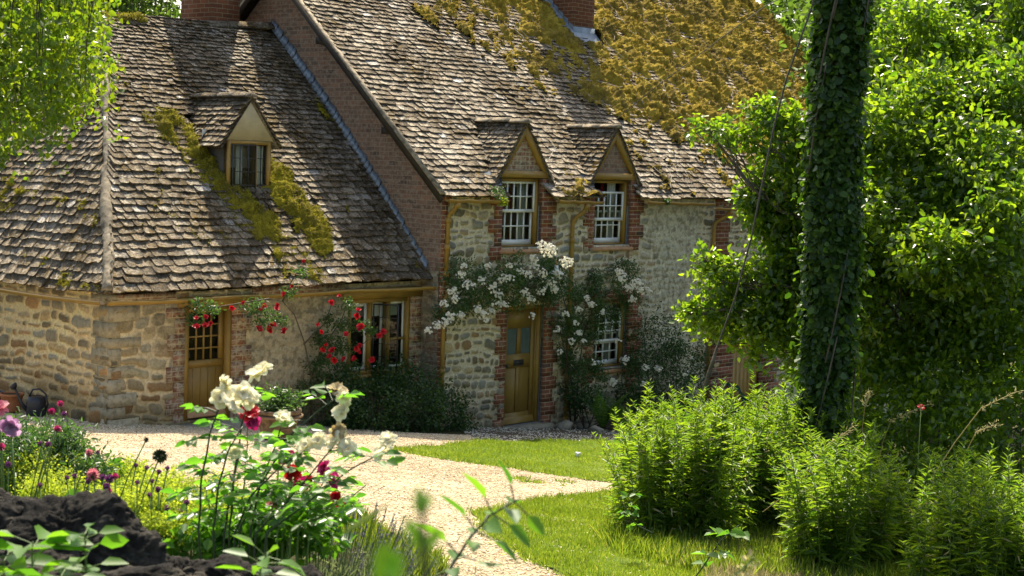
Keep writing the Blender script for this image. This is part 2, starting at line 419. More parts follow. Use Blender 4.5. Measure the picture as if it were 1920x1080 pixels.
def m_rock():
    t = NT('dark lichened rock'); v = t.coord()
    c = t.ramp(t.noise(v, 7, 7, .7), [(.3, (.008, .007, .006)), (.50, (.028, .025, .020)), (.64, (.12, .105, .08)), (.78, (.22, .19, .14))])
    c = t.mix(t.ramp(t.noise(v, 2.5, 4), [(.6, (0, 0, 0)), (.75, (.5, .5, .5))]), c, (.16, .13, .085))
    t.base(c); t.rough(.95, .2); t.bump(t.noise(v, 26, 8, .75), 1, .03); return t.m
M['rock'] = m_rock()
# ------------------------------------------------------------------ leaves
def unit(v): return v / (np.linalg.norm(v, axis=-1, keepdims=True) + 1e-9)
def leaves(P, Dr, Nn, Ln, Wd, fold=.25, curl=.2, shape='oval'):
    """P base points, Dr axis, Nn normal -> verts, quads (two quads per leaf, sharing the midrib)"""
    n = len(P); Dr = unit(Dr); S = unit(np.cross(Dr, Nn)); Nn = np.cross(S, Dr)
    Ln = np.broadcast_to(np.asarray(Ln, float), (n,))[:, None]; Wd = np.broadcast_to(np.asarray(Wd, float), (n,))[:, None]
    if shape == 'oval': st = [(.30, .46), (.68, .36)]
    elif shape == 'lance': st = [(.25, .5), (.6, .4)]
    elif shape == 'round': st = [(.25, .5), (.8, .42)]
    else: st = [(.35, .5), (.7, .3)]
    V = [P]
    V.append(P + Dr * Ln * st[0][0] + S * Wd * st[0][1] + Nn * Wd * fold * .5)
    V.append(P + Dr * Ln * st[1][0] + S * Wd * st[1][1] + Nn * (Wd * fold * .4 - Ln * curl * .4))
    V.append(P + Dr * Ln - Nn * Ln * curl)
    V.append(P + Dr * Ln * st[1][0] - S * Wd * st[1][1] + Nn * (Wd * fold * .4 - Ln * curl * .4))
    V.append(P + Dr * Ln * st[0][0] - S * Wd * st[0][1] + Nn * Wd * fold * .5)
    V = np.stack(V, 1).reshape(-1, 3)
    b = np.arange(n)[:, None] * 6
    Q = np.concatenate([b + np.array([[0, 1, 2, 3]]), b + np.array([[0, 3, 4, 5]])])
    return V, Q
def rdir(n, up=0.0, r=None):
    r = r or rng
    v = r.normal(size=(n, 3)); v[:, 2] += up; return unit(v)
def leafobj(name, P, Ln, Wd, mat, parent=None, up=1.0, droop=.0, out=None, fold=.25, curl=.2, shape='oval', spread=1.0, minup=None):
    n = len(P)
    Nn = rdir(n, up); 
    Dd = rdir(n) * spread
    if out is not None: Dd = Dd + out
    Dd[:, 2] -= droop
    Dd = Dd - Nn * (Dd * Nn).sum(1)[:, None]
    Ls = Ln * rng.uniform(.6, 1.25, n)
    V, Q = leaves(P, Dd, Nn, Ls, Wd / Ln * Ls, fold, curl, shape)
    return mk(name, V, [Q], mat, parent)
def clumps(C, Rr, per, jit=1.0):
    """leaf points around cluster centres"""
    n = len(C)
    k = np.repeat(np.arange(n), per)
    d = rng.normal(size=(len(k), 3)) * .55
    return C[k] + d * np.broadcast_to(np.asarray(Rr), (n,))[k][:, None] * jit, unit(d)
def blob(c, r, n, hollow=.35, noise=2.2, keep=.46, seed=1, flat=None):
    """cluster centres in an uneven ellipsoid crown with gaps"""
    out = []; c = np.asarray(c, float); r = np.asarray(r, float)
    while len(out) < n:
        d = rng.normal(size=(n * 3, 3)); d = unit(d) * rng.uniform(hollow, 1, (n * 3, 1)) ** .6
        rad = .75 + .5 * fbm(d[:, 0] * 2 + 9, d[:, 1] * 2 + 4, d[:, 2] * 2 + seed, 3, seed)
        p = c + d * r * rad[:, None]
        fv = fbm(p[:, 0] * noise, p[:, 1] * noise, p[:, 2] * noise, 3, seed); k = fv > min(keep, np.quantile(fv, .6))
        out.extend(p[k].tolist())
    return np.array(out[:n])
# ================================================================== THE HOUSE (local frame: x along the front, y into the house, z up)
house = empty('stone_cottage', O, 'old rubble stone cottage with mossy stone slate roofs, brick quoins and ochre doors', 'cottage', rz=math.pi / 2 - A)
def fmask(lo, hi, v): return sm(lo, hi, v)
def stone_face(x, z, seed, rowh=(.11, .22), wid=(.14, .42), mort=.02, plaster=None):
    """coursed rubble: colour and relief for every point of a wall. returns height (m), colour"""
    r = np.random.default_rng(seed)
    xw = x + .11 * (fbm(x * 2.6, z * 2.6, 0, 3, seed) - .5) + .04 * (fbm(x * 9, z * 9, 0, 2, seed + 3) - .5)
    zw = z + .20 * (fbm(x * 1.7, z * 2.0, 5, 3, seed + 1) - .5) + .04 * (fbm(x * 8, z * 8, 2, 2, seed + 4) - .5)
    edges = [-3.0]
    while edges[-1] < 6: edges.append(edges[-1] + r.uniform(*rowh))
    edges = np.array(edges); ri = np.clip(np.searchsorted(edges, zw) - 1, 0, len(edges) - 2)
    h = np.zeros_like(x); col = np.zeros(x.shape + (3,)); x0 = xw.min() - 1; x1 = xw.max() + 1
    pal = np.array([(.24, .19, .11), (.17, .14, .09), (.30, .25, .17), (.22, .20, .15), (.14, .12, .08), (.34, .26, .14), (.19, .19, .165), (.27, .17, .085), (.25, .23, .16)])
    for k in np.unique(ri):
        s = ri == k; rh = edges[k + 1] - edges[k]
        xe = [x0 - r.uniform(0, .3)]
        while xe[-1] < x1: xe.append(xe[-1] + r.uniform(*wid) * (.6 + rh / .25))
        xe = np.array(xe); ci = np.clip(np.searchsorted(xe, xw[s]) - 1, 0, len(xe) - 2)
        nst = len(xe)
        mm = r.uniform(.35, 1.3, nst) * mort; off = r.uniform(-.5, .5, nst) * rh * .22; shr = r.uniform(-.15, .28, nst) * rh
        pc = pal[r.integers(0, len(pal), nst)] * r.uniform(1.0, 1.7, (nst, 1)); up = r.uniform(.6, 1.3, nst)
        hw = (xe[ci + 1] - xe[ci]) / 2 - mm[ci]; cx = (xe[ci + 1] + xe[ci]) / 2
        hh = rh / 2 - mm[ci] - shr[ci] / 2; cz = (edges[k] + edges[k + 1]) / 2 + off[ci]
        hw = np.maximum(hw, .012); hh = np.maximum(hh, .012); rad = np.minimum(hw, hh) * .8
        qx = np.abs(xw[s] - cx) - hw + rad; qz = np.abs(zw[s] - cz) - hh + rad
        sdf = np.hypot(np.maximum(qx, 0), np.maximum(qz, 0)) + np.minimum(np.maximum(qx, qz), 0) - rad
        mk_ = 1 - sm(-.010, .006, sdf)
        h[s] = mk_ * (.020 + .016 * up[ci]) * (1 - .35 * sm(-.06, 0, sdf))
        col[s] = mk_[:, None] * pc[ci] + (1 - mk_)[:, None] * np.array([1, 0, 0]) * 0
        col[s] += (1 - mk_)[:, None] * 0
        h[s] += 0
        MK[s] = mk_
    return h, col
def wall_mesh(name, plane, a0, a1, z0, z1, holes, fixed, parent, seed, top=None, tint=(1, 1, 1), mortar=(.75, .645, .46), res=.0125, plaster=None, rowh=(.11, .22), wid=(.14, .42), mort=.02, foot_dark=None, cut=None, flip=False):
    """dense relief wall. plane 'x': runs along x at y=fixed facing -y; plane 'y': runs along y at x=fixed facing -x"""
    global MK
    def ticks(lo, hi, cuts):
        c = sorted({lo, hi, *[q for q in cuts if lo < q < hi]}); t = []
        for p, q in zip(c[:-1], c[1:]): t += list(np.linspace(p, q, max(2, int((q - p) / res) + 1))[:-1])
        return np.array(t + [hi])
    ta = ticks(a0, a1, [q for hh in holes for q in hh[:2]]); tz = ticks(z0, z1, [q for hh in holes for q in hh[2:]])
    X, Zz = np.meshgrid(ta, tz); MK = np.zeros_like(X)
    h, col = stone_face(X, Zz, seed, rowh, wid, mort)
    mc = np.array(mortar) * (.85 + .3 * fbm(X * 3, Zz * 3, 1, 4, seed + 9))[..., None]
    lich = sm(.52, .66, fbm(X * 2.5, Zz * 2.5, 3, 5, seed + 21))[..., None]
    col = col * (1 - .35 * lich) + np.array((.44, .42, .33)) * .35 * lich * MK[..., None]
    col = col * 1 + mc * (1 - MK)[..., None]
    col = col * np.array(tint)
    if plaster is not None:
        pm, pcol = plaster(X, Zz); pm = pm[..., None]
        sp = sm(.50, .62, fbm(X * 14, Zz * 14, 7, 5, seed + 31))[..., None] * .6
        pc = np.array(pcol) * (.8 + .4 * fbm(X * 5, Zz * 5, 2, 4, seed + 8))[..., None] * (1 - sp) + np.array((.13, .11, .07)) * sp
        col = col * (1 - pm) + pc * pm; h = h * (1 - .65 * pm[..., 0])
    if foot_dark is not None:
        dm = foot_dark(X, Zz)[..., None]; col = col * (1 - dm) + col * np.array((.45, .42, .34)) * dm  # wall colour gets darker towards its foot
    h = h + .010 * (fbm(X * 12, Zz * 12, 4, 4, seed + 5) - .5) + .05 * (fbm(X * .8, Zz * .8, 4, 2, seed + 6) - .5)
    nz, na = X.shape
    idx = np.arange(nz * na).reshape(nz, na)
    xc = (ta[:-1] + ta[1:]) / 2; zc = (tz[:-1] + tz[1:]) / 2
    XC, ZC = np.meshgrid(xc, zc); keep = np.ones(XC.shape, bool)
    for hh in holes:
        keep &= ~((XC > hh[0]) & (XC < hh[1]) & (ZC > hh[2]) & (ZC < hh[3]))
        edge = (X >= hh[0] - 1e-6) & (X <= hh[1] + 1e-6) & (Zz >= hh[2] - 1e-6) & (Zz <= hh[3] + 1e-6); h[edge] = 0
    if top is not None: keep &= ZC < top(XC)
    if plane == 'x': V = np.stack([X, fixed - h, Zz], -1)
    else: V = np.stack([fixed - h, X, Zz], -1)
    q = np.stack([idx[:-1, :-1], idx[:-1, 1:], idx[1:, 1:], idx[1:, :-1]], -1)[keep]
    if plane == 'y': q = q[:, ::-1]
    V = V.reshape(-1, 3); C = col.reshape(-1, 3)
    used = np.zeros(len(V), bool); used[q.ravel()] = True; rm = np.cumsum(used) - 1
    V2 = V[used]; C2 = C[used]; q = rm[q]
    # reveals of the openings (0.16 deep)
    ev = []; eq = []
    for hh in holes:
        b = len(V2) + len(ev)
        if plane == 'x':
            for (a, zz) in ((hh[0], hh[2]), (hh[1], hh[2]), (hh[1], hh[3]), (hh[0], hh[3])): ev += [(a, fixed, zz), (a, fixed + .30, zz)]
        eq += [(b + 2 * i, b + 2 * ((i + 1) % 4), b + 2 * ((i + 1) % 4) + 1, b + 2 * i + 1) for i in range(4)] if plane == 'x' else []
    if ev:
        V2 = np.concatenate([V2, np.array(ev)]); C2 = np.concatenate([C2, np.full((len(ev), 3), .3)]); q = np.concatenate([q, np.array(eq)])
    return mk(name, V2, [q], M['rubble'], parent, True, attrs={'col': np.clip(C2, 0.01, .9)})
MX0, MX1, GX = -2.05, 14.1, -2.05
PX0, EY, EZ, RY, RZ = -2.25, -.21, 3.89, 4.10, 7.74
CY = .40
W1 = (-.66, .35, 3.05, 4.21); W2 = (1.74, 2.78, 3.05, 4.21); D1 = (-.46, .52, .03, 2.06); GW = (1.86, 2.84, .84, 2.02); SDR = (6.25, 7.25, -.95, 1.08)
def main_plaster(X, Zz):
    return sm(2.9, 3.6, X + .8 * (fbm(X * 1.4, Zz * 1.4, 0, 4, 77) - .5)) * (1 - sm(4.9, 5.1, X)) * .75, (.64, .60, .44)
wall_mesh('wall', 'x', MX0, 8.2, -1.6, 3.97, [W1, W2, D1, GW, SDR], 0, house, 11, plaster=main_plaster, foot_dark=lambda X, Zz: sm(.75, .0, Zz + .1 * X + .5 * (fbm(X * 3, Zz * 3, 0, 3, 5) - .5)) * .6,
          rowh=(.09, .18), wid=(.09, .27), mort=.026)
def dormer_jambs(o, W):
    b = MB()                                   # brick piers that carry the dormer above the eaves
    b.box(W[1], W[1] + .17, .004, .3, 3.74, 4.26)
    return b.build('brick_cheek', M['brick'], o)
b = MB(); b.add([(8.2, 0, -2), (MX1, 0, -2.4), (MX1, 0, 3.97), (8.2, 0, 3.97)], [(0, 1, 2, 3)])
b.add([(MX1, 0, -2.4), (MX1, 11.4, -2.4), (MX1, 11.4, 3.78), (MX1, 5.7, 9.0), (MX1, 0, 3.97)], [(0, 1, 2, 3, 4)])
b.add([(MX1, 11.4, -2.4), (GX, 8.6, -.5), (GX, 8.6, 3.8), (MX1, 11.4, 3.78)], [(0, 1, 2, 3)])
mk('rear_wall', np.concatenate(b.v), list(b.p.values()), M['render_beige'], house)
# brick gable of the main range rising over the wing roof
b = MB(); b.add([(GX, 0, -.5), (GX, 0, 4.0), (GX, RY, RZ - .12), (GX, 8.6, 3.7), (GX, 8.6, -.5)], [(0, 1, 2, 3, 4)][0:1])
b.build('gable_wall', M['brick_gable'], house)
# plaster strip where the main range steps forward of the wing
wall_mesh('wall_return', 'y', .0, .42, -.3, 2.7, [], GX - .004, house, 15, plaster=lambda X, Z_: (np.full_like(X, .8), (.30, .27, .19)))
# wing walls
CD = (-6.68, -5.86, .70, 2.30); CW = (-3.62, -2.30, 1.10, 2.28)
def wing_plaster(X, Zz):
    a = sm(-5.65, -5.45, X) * (1 - sm(-2.2, -2.1, X))
    b_ = .55 * sm(-7.9, -7.2, X) * sm(1.0, 1.9, Zz) * (1 - sm(-6.9, -6.7, X))
    return np.maximum(a * .93, b_), (.50, .42, .28)
wall_mesh('wall', 'x', -7.87, GX, -.3, 2.52, [CD, CW], CY, house, 23, plaster=wing_plaster, tint=(1.28, 1.19, 1.03), mortar=(.74, .63, .44), rowh=(.10, .20), wid=(.13, .36), mort=.024,
          foot_dark=lambda X, Zz: sm(1.35, .75, Zz + .06 * X + .4 + .5 * (fbm(X * 3, Zz * 3, 0, 3, 6) - .5)) * .75)
wall_mesh('side_wall', 'y', CY, 4.6, -.3, 2.54, [], -7.87, house, 29, tint=(1.25, 1.12, .93), mortar=(.74, .61, .38), rowh=(.10, .20), wid=(.12, .40), mort=.03, res=.02,
          foot_dark=lambda X, Zz: sm(1.5, .8, Zz + .7 * (fbm(X * 2, Zz * 2, 0, 3, 8) - .5)) * .85)
b = MB(); b.add([(-7.87, 4.6, -.3), (-7.87, 8.4, -.3), (-7.87, 8.4, 2.54), (-7.87, 4.6, 2.54)], [(0, 1, 2, 3)]); b.add([(-7.87, 8.4, -.3), (GX, 8.4, -.3), (GX, 8.4, 2.6), (-7.87, 8.4, 2.6)], [(0, 1, 2, 3)])
b.build('rear_wall', M['render_beige'], house)
# dark rooms behind the openings
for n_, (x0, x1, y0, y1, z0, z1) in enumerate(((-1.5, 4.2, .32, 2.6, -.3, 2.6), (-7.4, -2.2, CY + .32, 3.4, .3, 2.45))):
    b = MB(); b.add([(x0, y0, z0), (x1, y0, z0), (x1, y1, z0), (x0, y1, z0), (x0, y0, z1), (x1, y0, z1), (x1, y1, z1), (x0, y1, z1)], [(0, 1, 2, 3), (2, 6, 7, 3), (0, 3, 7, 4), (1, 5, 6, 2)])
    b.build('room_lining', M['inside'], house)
# toothed brick dressings, 8 mm proud of the rubble
def quoin(name, xin, side, z0, z1, y, mat, base=.18, tooth=.115, seed=0, per=3, zoff=0):
    b = MB(); r = np.random.default_rng(seed); z = z0; k = seed
    while z < z1 - .01:
        zz = min(z1, z + .075 * per); wd = base + (tooth if k % 2 else 0) + r.uniform(-.012, .012)
        b.box(xin, xin + side * wd, y - .034, y + .05, z, zz - .0005 * 0); z = zz; k += 1
    return b.build(name, mat, house)
quoin('brick_quoin', D1[0], -1, -.05, 2.2, 0, M['brick'], .12, .12, 1)
quoin('brick_quoin', D1[1], 1, -.08, 2.2, 0, M['brick'], .24, .11, 2)
quoin('brick_quoin', W1[0], -1, 2.85, 3.97, 0, M['brick'], .15, .13, 3)
quoin('brick_quoin', W1[1], 1, 2.95, 3.97, 0, M['brick'], .25, .12, 4)
quoin('brick_quoin', W2[0], -1, 2.95, 3.97, 0, M['brick'], .15, .13, 3)
quoin('brick_quoin', W2[1], 1, 2.95, 3.97, 0, M['brick'], .25, .13, 4)
quoin('brick_quoin', GW[0], -1, .6, 2.15, 0, M['brick'], .15, .13, 5)
quoin('brick_quoin', GW[1], 1, .4, 2.15, 0, M['brick'], .26, .13, 6)
quoin('brick_quoin', SDR[0], -1, -1.2, 1.25, 0, M['brick'], .85, .1, 7)
quoin('brick_quoin', SDR[1], 1, -1.2, 1.25, 0, M['brick'], .6, .1, 8)
quoin('brick_quoin', 5.45, 1, 1.0, 3.95, 0, M['brick'], .45, .04, 9)
quoin('brick_quoin', GX + .004, 1, .9, 3.97, 0, M['brick'], .10, .07, 10)
quoin('brick_quoin', CD[0], -1, .35, 2.30, CY, M['brick_limed'], .17, .12, 11)
quoin('brick_quoin', CD[1], 1, .35, 2.30, CY, M['brick_limed'], .25, .11, 12)
quoin('brick_quoin', CW[1], 1, .85, 2.28, CY, M['brick_limed'], .27, .06, 13)
b = MB(); b.box(-5.5, -3.72, CY - .036, CY, 2.36, 2.56); b.build('brick_band', M['brick_limed'], house); b = MB(); b.box(-7.8, -6.85, CY - .034, CY, 2.44, 2.52); b.build('brick_band', M['brick_limed'], house)
b = MB(); r_ = np.random.default_rng(8); z = -.3; k = 0
while z < 2.5:
    h_ = r_.uniform(.13, .26); a_, c_ = (.42, .24) if k % 2 else (.22, .40); j_ = r_.uniform(-.03, .03, 8); zt = min(z + h_ - .014, 2.52)
    x0, x1, y0, y1 = -7.885 - .008 + j_[3] * .25, -7.87 + a_ + j_[0] * 3, CY - .030 + j_[1] * .3, CY + c_ + j_[2] * 3
    b.hexa([(x0 + .03, y0, z), (x1 - .02, y0, z), (x1, y0 + .02, z), (x1, y1, z), (x0, y1, z), (x0, y0 + .03, z)], [(x0 + .03, y0, zt), (x1 - .02, y0, zt), (x1, y0 + .02, zt), (x1, y1, zt), (x0, y1, zt), (x0, y0 + .03, zt)]); z += h_; k += 1
b.build('corner_stone', M['quoin_stone'], house)
b = MB(); b.box(1.7, 3.0, -.036, .02, 2.02, 2.25); b.build('brick_band', M['brick'], house)
# ---- windows and doors
def frame_ring(b, x0, x1, y0, y1, z0, z1, t, bt=None):
    bt = t if bt is None else bt
    b.box(x0, x0 + t, y0, y1, z0, z1); b.box(x1 - t, x1, y0, y1, z0, z1)
    b.box(x0 + t, x1 - t, y0, y1, z1 - t, z1); b.box(x0 + t, x1 - t, y0, y1, z0, z0 + bt)
def sash_mesh(b, x0, x1, z0, z1, y, nc, nr, bt=.05, st=.035):
    frame_ring(b, x0, x1, y, y + .04, z0, z1, st, bt)
    for i in range(1, nc):
        x = x0 + st + (x1 - x0 - 2 * st) * i / nc; b.box(x - .011, x + .011, y + .004, y + .034, z0 + bt, z1 - st)
    for j in range(1, nr):
        z = z0 + bt + (z1 - z0 - bt - st) * j / nr; b.box(x0 + st, x1 - st, y + .002, y + .036, z - .011, z + .011)
def pane(parent, x0, x1, z0, z1, y, mat='glass', name='window_pane'):
    return mk(name, [(x0, y, z0), (x1, y, z0), (x1, y, z1), (x0, y, z1)], [[(0, 1, 2, 3)]], M[mat], parent)
def curtain(parent, x0, x1, z0, z1, y, mat='curtain', amp=.02, k=9):
    n = 40; xs = np.linspace(x0, x1, n); nzr = 6; V = []
    for j in range(nzr):
        t = j / (nzr - 1)
        for i, x in enumerate(xs): V.append((x0 + (x - x0) * (1 - .2 * math.sin(t * 3.1) * .5), y + amp * math.sin((x - x0) / (x1 - x0 + 1e-6) * k * 2 + t), z0 + (z1 - z0) * t))
    F = [(j * n + i, j * n + i + 1, (j + 1) * n + i + 1, (j + 1) * n + i) for j in range(nzr - 1) for i in range(n - 1)]
    return mk('curtain', V, [F], M[mat], parent, True)
def sash_window(parent_name, Wd, fr_w, low, up_z, nc, nr, sill=True, dropped=0.0):
    """box-frame sash: ochre frame, white sashes; returns the window part"""
    x0, x1, z0, z1 = Wd; b = MB()
    frame_ring(b, x0 + .002, x1 - .002, .075, .21, z0 + .002, z1 - .002, fr_w, .03)
    win = b.build(parent_name, M['ochre'], house)
    a0, a1 = x0 + fr_w + .004, x1 - fr_w - .004; mid = (z0 + z1) / 2 + .02
    b = MB(); sash_mesh(b, a0, a1, mid - .02 - dropped, z1 - fr_w - .004 - dropped, .100, nc, nr, .05); b.build('upper_sash', M['white'], win)
    b = MB(); sash_mesh(b, a0 + .01, a1 - .01, z0 + .034, mid + .01, .146, nc, nr, .085); b.build('lower_sash', M['white'], win)
    pane(win, a0 + .03, a1 - .03, mid - dropped, z1 - fr_w - .03 - dropped, .122); pane(win, a0 + .03, a1 - .03, z0 + .1, mid, .168)
    curtain(win, a1 - .22, a1 - .005, z0 + .06, z1 - .05, .30)
    curtain(win, a1 - .34, a1 - .26, z0 + .06, z1 - .05, .36, 'curtain_red', .01, 4)
    curtain(win, a0 + .0, a0 + .08, z0 + .06, z1 - .05, .33, 'curtain', .01, 5)
    if sill:
        b = MB(); b.add([(x0 - .04, -.075, z0 - .10), (x1 + .05, -.075, z0 - .10), (x1 + .05, -.075, z0 - .045), (x0 - .04, -.075, z0 - .045), (x0 - .04, .09, z0 - .10), (x1 + .05, .09, z0 - .10), (x1 + .05, .09, z0 - .002), (x0 - .04, .09, z0 - .002)],
                         [(0, 1, 2, 3), (3, 2, 6, 7), (0, 4, 5, 1), (0, 3, 7, 4), (1, 5, 6, 2)]); b.build('window_sill', M['sill'], win)
    return win
GWn = sash_window('sash_window', GW, .055, 0, 0, 4, 3, True, .14)
# ---- main roof plane and wing roof plane
class Plane:
    def __init__(s, o, ex, et):
        s.o = np.array(o, float); s.ex = np.array(ex, float); s.ex /= np.linalg.norm(s.ex)
        et = np.array(et, float) - s.o; s.len = np.linalg.norm(et - s.ex * (et @ s.ex)); et = et - s.ex * (et @ s.ex); s.et = et / np.linalg.norm(et)
        s.n = np.cross(s.ex, s.et)
        if s.n[2] < 0: s.n = -s.n
        s.bow = 0
    def p(s, a, t, h=0): 
        a = np.asarray(a, float); t = np.asarray(t, float); h = np.zeros(np.broadcast(a, t).shape) + h + s.bow * np.sin(np.pi * np.clip(t / s.len, 0, 1))
        return s.o + a[..., None] * s.ex + t[..., None] * s.et + h[..., None] * s.n
    def inv(s, q): q = np.asarray(q, float) - s.o; return q @ s.ex, q @ s.et
def tiles(pl, srange, T, e0, e1, w0, w1, seed, skip=None, th=(.016, .030), sag=.05, over=.03):
    """stone slates in diminishing courses; each is an uneven slab with its lower edge lifted by the course below"""
    r = np.random.default_rng(seed); B = []; t = -over
    while t < T:
        f = min(1, max(0, t / T)); ex = e0 + (e1 - e0) * f; wd = w0 + (w1 - w0) * f
        s0, s1 = srange(max(t, 0)); s = s0 - r.uniform(0, wd)
        while s < s1:
            w_ = wd * r.uniform(.55, 1.5); a0 = max(s, s0); a1 = min(s + w_, s1)
            if a1 - a0 > .035: B.append((a0 + .003, a1 - .003, t + r.normal() * ex * .05, t + ex * 1.55, ex, r.uniform(*th), r.normal() * .004, r.normal() * .008, r.normal() * ex * .05, r.uniform(-.3, .3) * ex, r.uniform(-.3, .3) * ex))
            s += w_
        t += ex * r.uniform(.93, 1.07)
    B = np.array(B)
    if skip is not None: B = B[~skip((B[:, 0] + B[:, 1]) / 2, (B[:, 2] + B[:, 4] * .5))]
    a0, a1, t0, t1, ex, th_, lift, rot, sk, c0, c1 = B.T
    t1 = np.minimum(t1, T + .02); n = len(B); wd = a1 - a0
    jj = lambda k: r.normal(size=n) * k
    # outline: 7 points, lower edge uneven with clipped corners
    out = [(a0, t1), (a0 + jj(.004), t0 + np.abs(c0) * .5 + .01), (a0 + wd * .12, t0 + jj(.006)), (a0 + wd * .5 + jj(.02), t0 + jj(.010) + sk), (a0 + wd * .88, t0 + jj(.006)), (a1 + jj(.004), t0 + np.abs(c1) * .5 + .01), (a1, t1)]
    V = []
    und = sag * (fbm(a0 * .7, t0 * .7, 0, 3, seed) - .5)
    for lay in (0, 1):
        for (s_, t_) in out:
            fr = (t_ - t0) / (t1 - t0 + 1e-6)
            h = und + .036 * (1 - fr) + .004 + lift * (1 - fr) + rot * ((s_ - a0) / wd - .5) + (th_ if lay else 0)
            V.append(pl.p(s_, t_, h))
    V = np.stack(V, 1).reshape(-1, 3)
    base = np.arange(n)[:, None] * 14
    if pl.ex @ np.cross(pl.et, pl.n) > 0: pass
    tp = base + np.array([[7, 8, 9, 10, 11, 12, 13]])
    sides = np.concatenate([base + np.array([[i, i + 7, i + 8, i + 1]]) for i in range(6)])
    return V, tp, sides
def roof(name, pl, srange, T, args, deck, mat, skip=None, parent=None, seed=1, **k):
    V, tp, sd_ = tiles(pl, srange, T, *args, seed, skip, **k)
    dk = [pl.p(np.array(a), np.array(t), -.03 - pl.bow * math.sin(math.pi * min(1, max(0, t / pl.len)))) for a, t in deck]
    n = len(V); V = np.concatenate([V, np.array(dk)])
    return mk(name, V, [tp, sd_, np.arange(n, n + len(dk))[None, :]], mat, parent if parent is not None else house)
PM = Plane((PX0, EY, EZ), (1, 0, 0), (PX0, RY, RZ))
RS = 14.1 - PX0                                    # length of the main eaves
TG = PM.len; TR = TG * (5.75 - EY) / (RY - EY)
def main_range(t):
    lo = 0.0 + (0 if t <= TG else (t - TG) / (TR - TG) * 2.8)
    return lo, RS
def in_dormer(s, t):
    x = s + PX0; y = EY + t * PM.et[1]
    r = np.zeros(len(s), bool)
    for Wd in (W1, W2):
        c = (Wd[0] + Wd[1]) / 2 + .03; hw = np.clip(.725 - .66 * y, 0, .56)
        r |= (np.abs(x - c) < hw) & (y < 1.1)
    return r
roof_main = roof('roof', PM, main_range, TR, (.142, .085, .23, .135), [(0, .03), (1.5, .03), (1.5, 1.0), (5.2, 1.0), (5.2, .03), (RS, .03), (RS, TR), (2.8, TR), (0, TG)], M['tile'], in_dormer, seed=5, th=(.015, .028))
# rear slope
b = MB(); b.add([(PX0, RY, RZ - .03), (PX0 + 2.8, 5.75, 9.17), (MX1, 5.75, 9.17), (MX1, 11.6, 3.7), (PX0, 8.9, 3.6)], [(0, 1, 2, 3, 4)]); b.build('roof', M['tile'], house)
# wing roof
AP = np.array([-5.38, 4.31, 6.42]); WC = np.array([-8.10, .15, 2.55])
PWp = Plane((-8.10, .15, 2.55), (1, 0, .004), (GX, 4.31, 6.60))
PWp.bow = .10
sA, tA = PWp.inv(AP); sG, _ = PWp.inv((GX, .15, 2.57)); TW = PWp.len
def wing_range(t): return sA * min(t / tA, 1), sG - .0
DCX0, DCX1, DY = -5.19, -4.37, 1.42
def skip_w(s, t):
    q = PWp.p(s, t); return (q[:, 0] > DCX0 + .03) & (q[:, 0] < DCX1 - .03) & (q[:, 1] > DY + .02) & (q[:, 1] < 2.5)
roof_wing = roof('roof', PWp, wing_range, TW, (.150, .078, .23, .125), [(0, .03), (sG, .03), (sG, TW), (sA, tA)], M['tile_wing'], skip_w, seed=9, th=(.016, .032), sag=.08)
PSp = Plane((-8.10, 8.6, 2.45), (0, -1, .012), (AP[0], 4.31, AP[2]))
PSp.bow = .10
sC, _ = PSp.inv(WC); sP, tP = PSp.inv(AP)
roof('roof', PSp, lambda t: (sP * t / tP * .98, sC + (sP - sC) * t / tP), tP, (.150, .08, .23, .13), [(0, .03), (sC, .03), (sP, tP)], M['tile_wing'], seed=12, th=(.016, .032), sag=.08)
b = MB(); b.add([(-8.1, 8.7, 2.4), (AP[0], 4.31, 6.38), (GX, 4.31, 6.58), (GX, 8.7, 2.5)], [(0, 1, 2, 3)]); b.build('roof', M['tile_wing'], house)
def ridge_run(name, a, c, wdt, seg, mat, seed=0, wob=.012, parent=None, h=.05):
    b = MB(); r = np.random.default_rng(seed); a = np.array(a, float); c = np.array(c, float); L_ = np.linalg.norm(c - a); n = max(1, int(L_ / seg)); d = (c - a) / L_
    sx = np.cross(d, (0, 0, 1)); sx /= np.linalg.norm(sx); up = np.cross(sx, d)
    prof = [(-1, -.62), (-.8, -.12), (-.35, .5), (0, .72), (.35, .5), (.8, -.12), (1, -.62)]
    for i in range(n):
        p0 = a + d * (L_ * i / n + .004); p1 = a + d * (L_ * (i + 1) / n - .006); o = r.normal(size=3) * wob
        k = r.uniform(.92, 1.1)
        r0 = [p0 + o + sx * q * wdt / 2 * k + up * z * h for q, z in prof]; r1 = [p1 + o + r.normal(size=3) * .005 + sx * q * wdt / 2 * k + up * z * h for q, z in prof]
        r0 += [p0 + o - up * h * .9]; r1 += [p1 + o - up * h * .9]
        b.hexa(r0, r1)
    return b.build(name, mat, parent if parent is not None else house)
ridge_run('ridge', AP + (.0, 0, .07), (GX - .03, 4.31, 6.68), .34, .42, M['tile_wing'], 3, .018, h=.09)
# hip: a continuous mortar roll
n = 70; tt = np.linspace(0, 1, n); hp = WC[None] * (1 - tt[:, None]) + AP[None] * tt[:, None]; hp[:, 2] += .05 + .11 * np.sin(np.pi * tt) + .02 * np.sin(tt * 30) ; hp[:, 0] += .02 * np.sin(tt * 17) + rng.normal(size=n) * .006
b = MB(); b.tube(hp, .062 + .03 * vnoise(tt * 45, tt * 0, 0, 4), 10); b.build('hip', M['ridge_stone'], house, True)
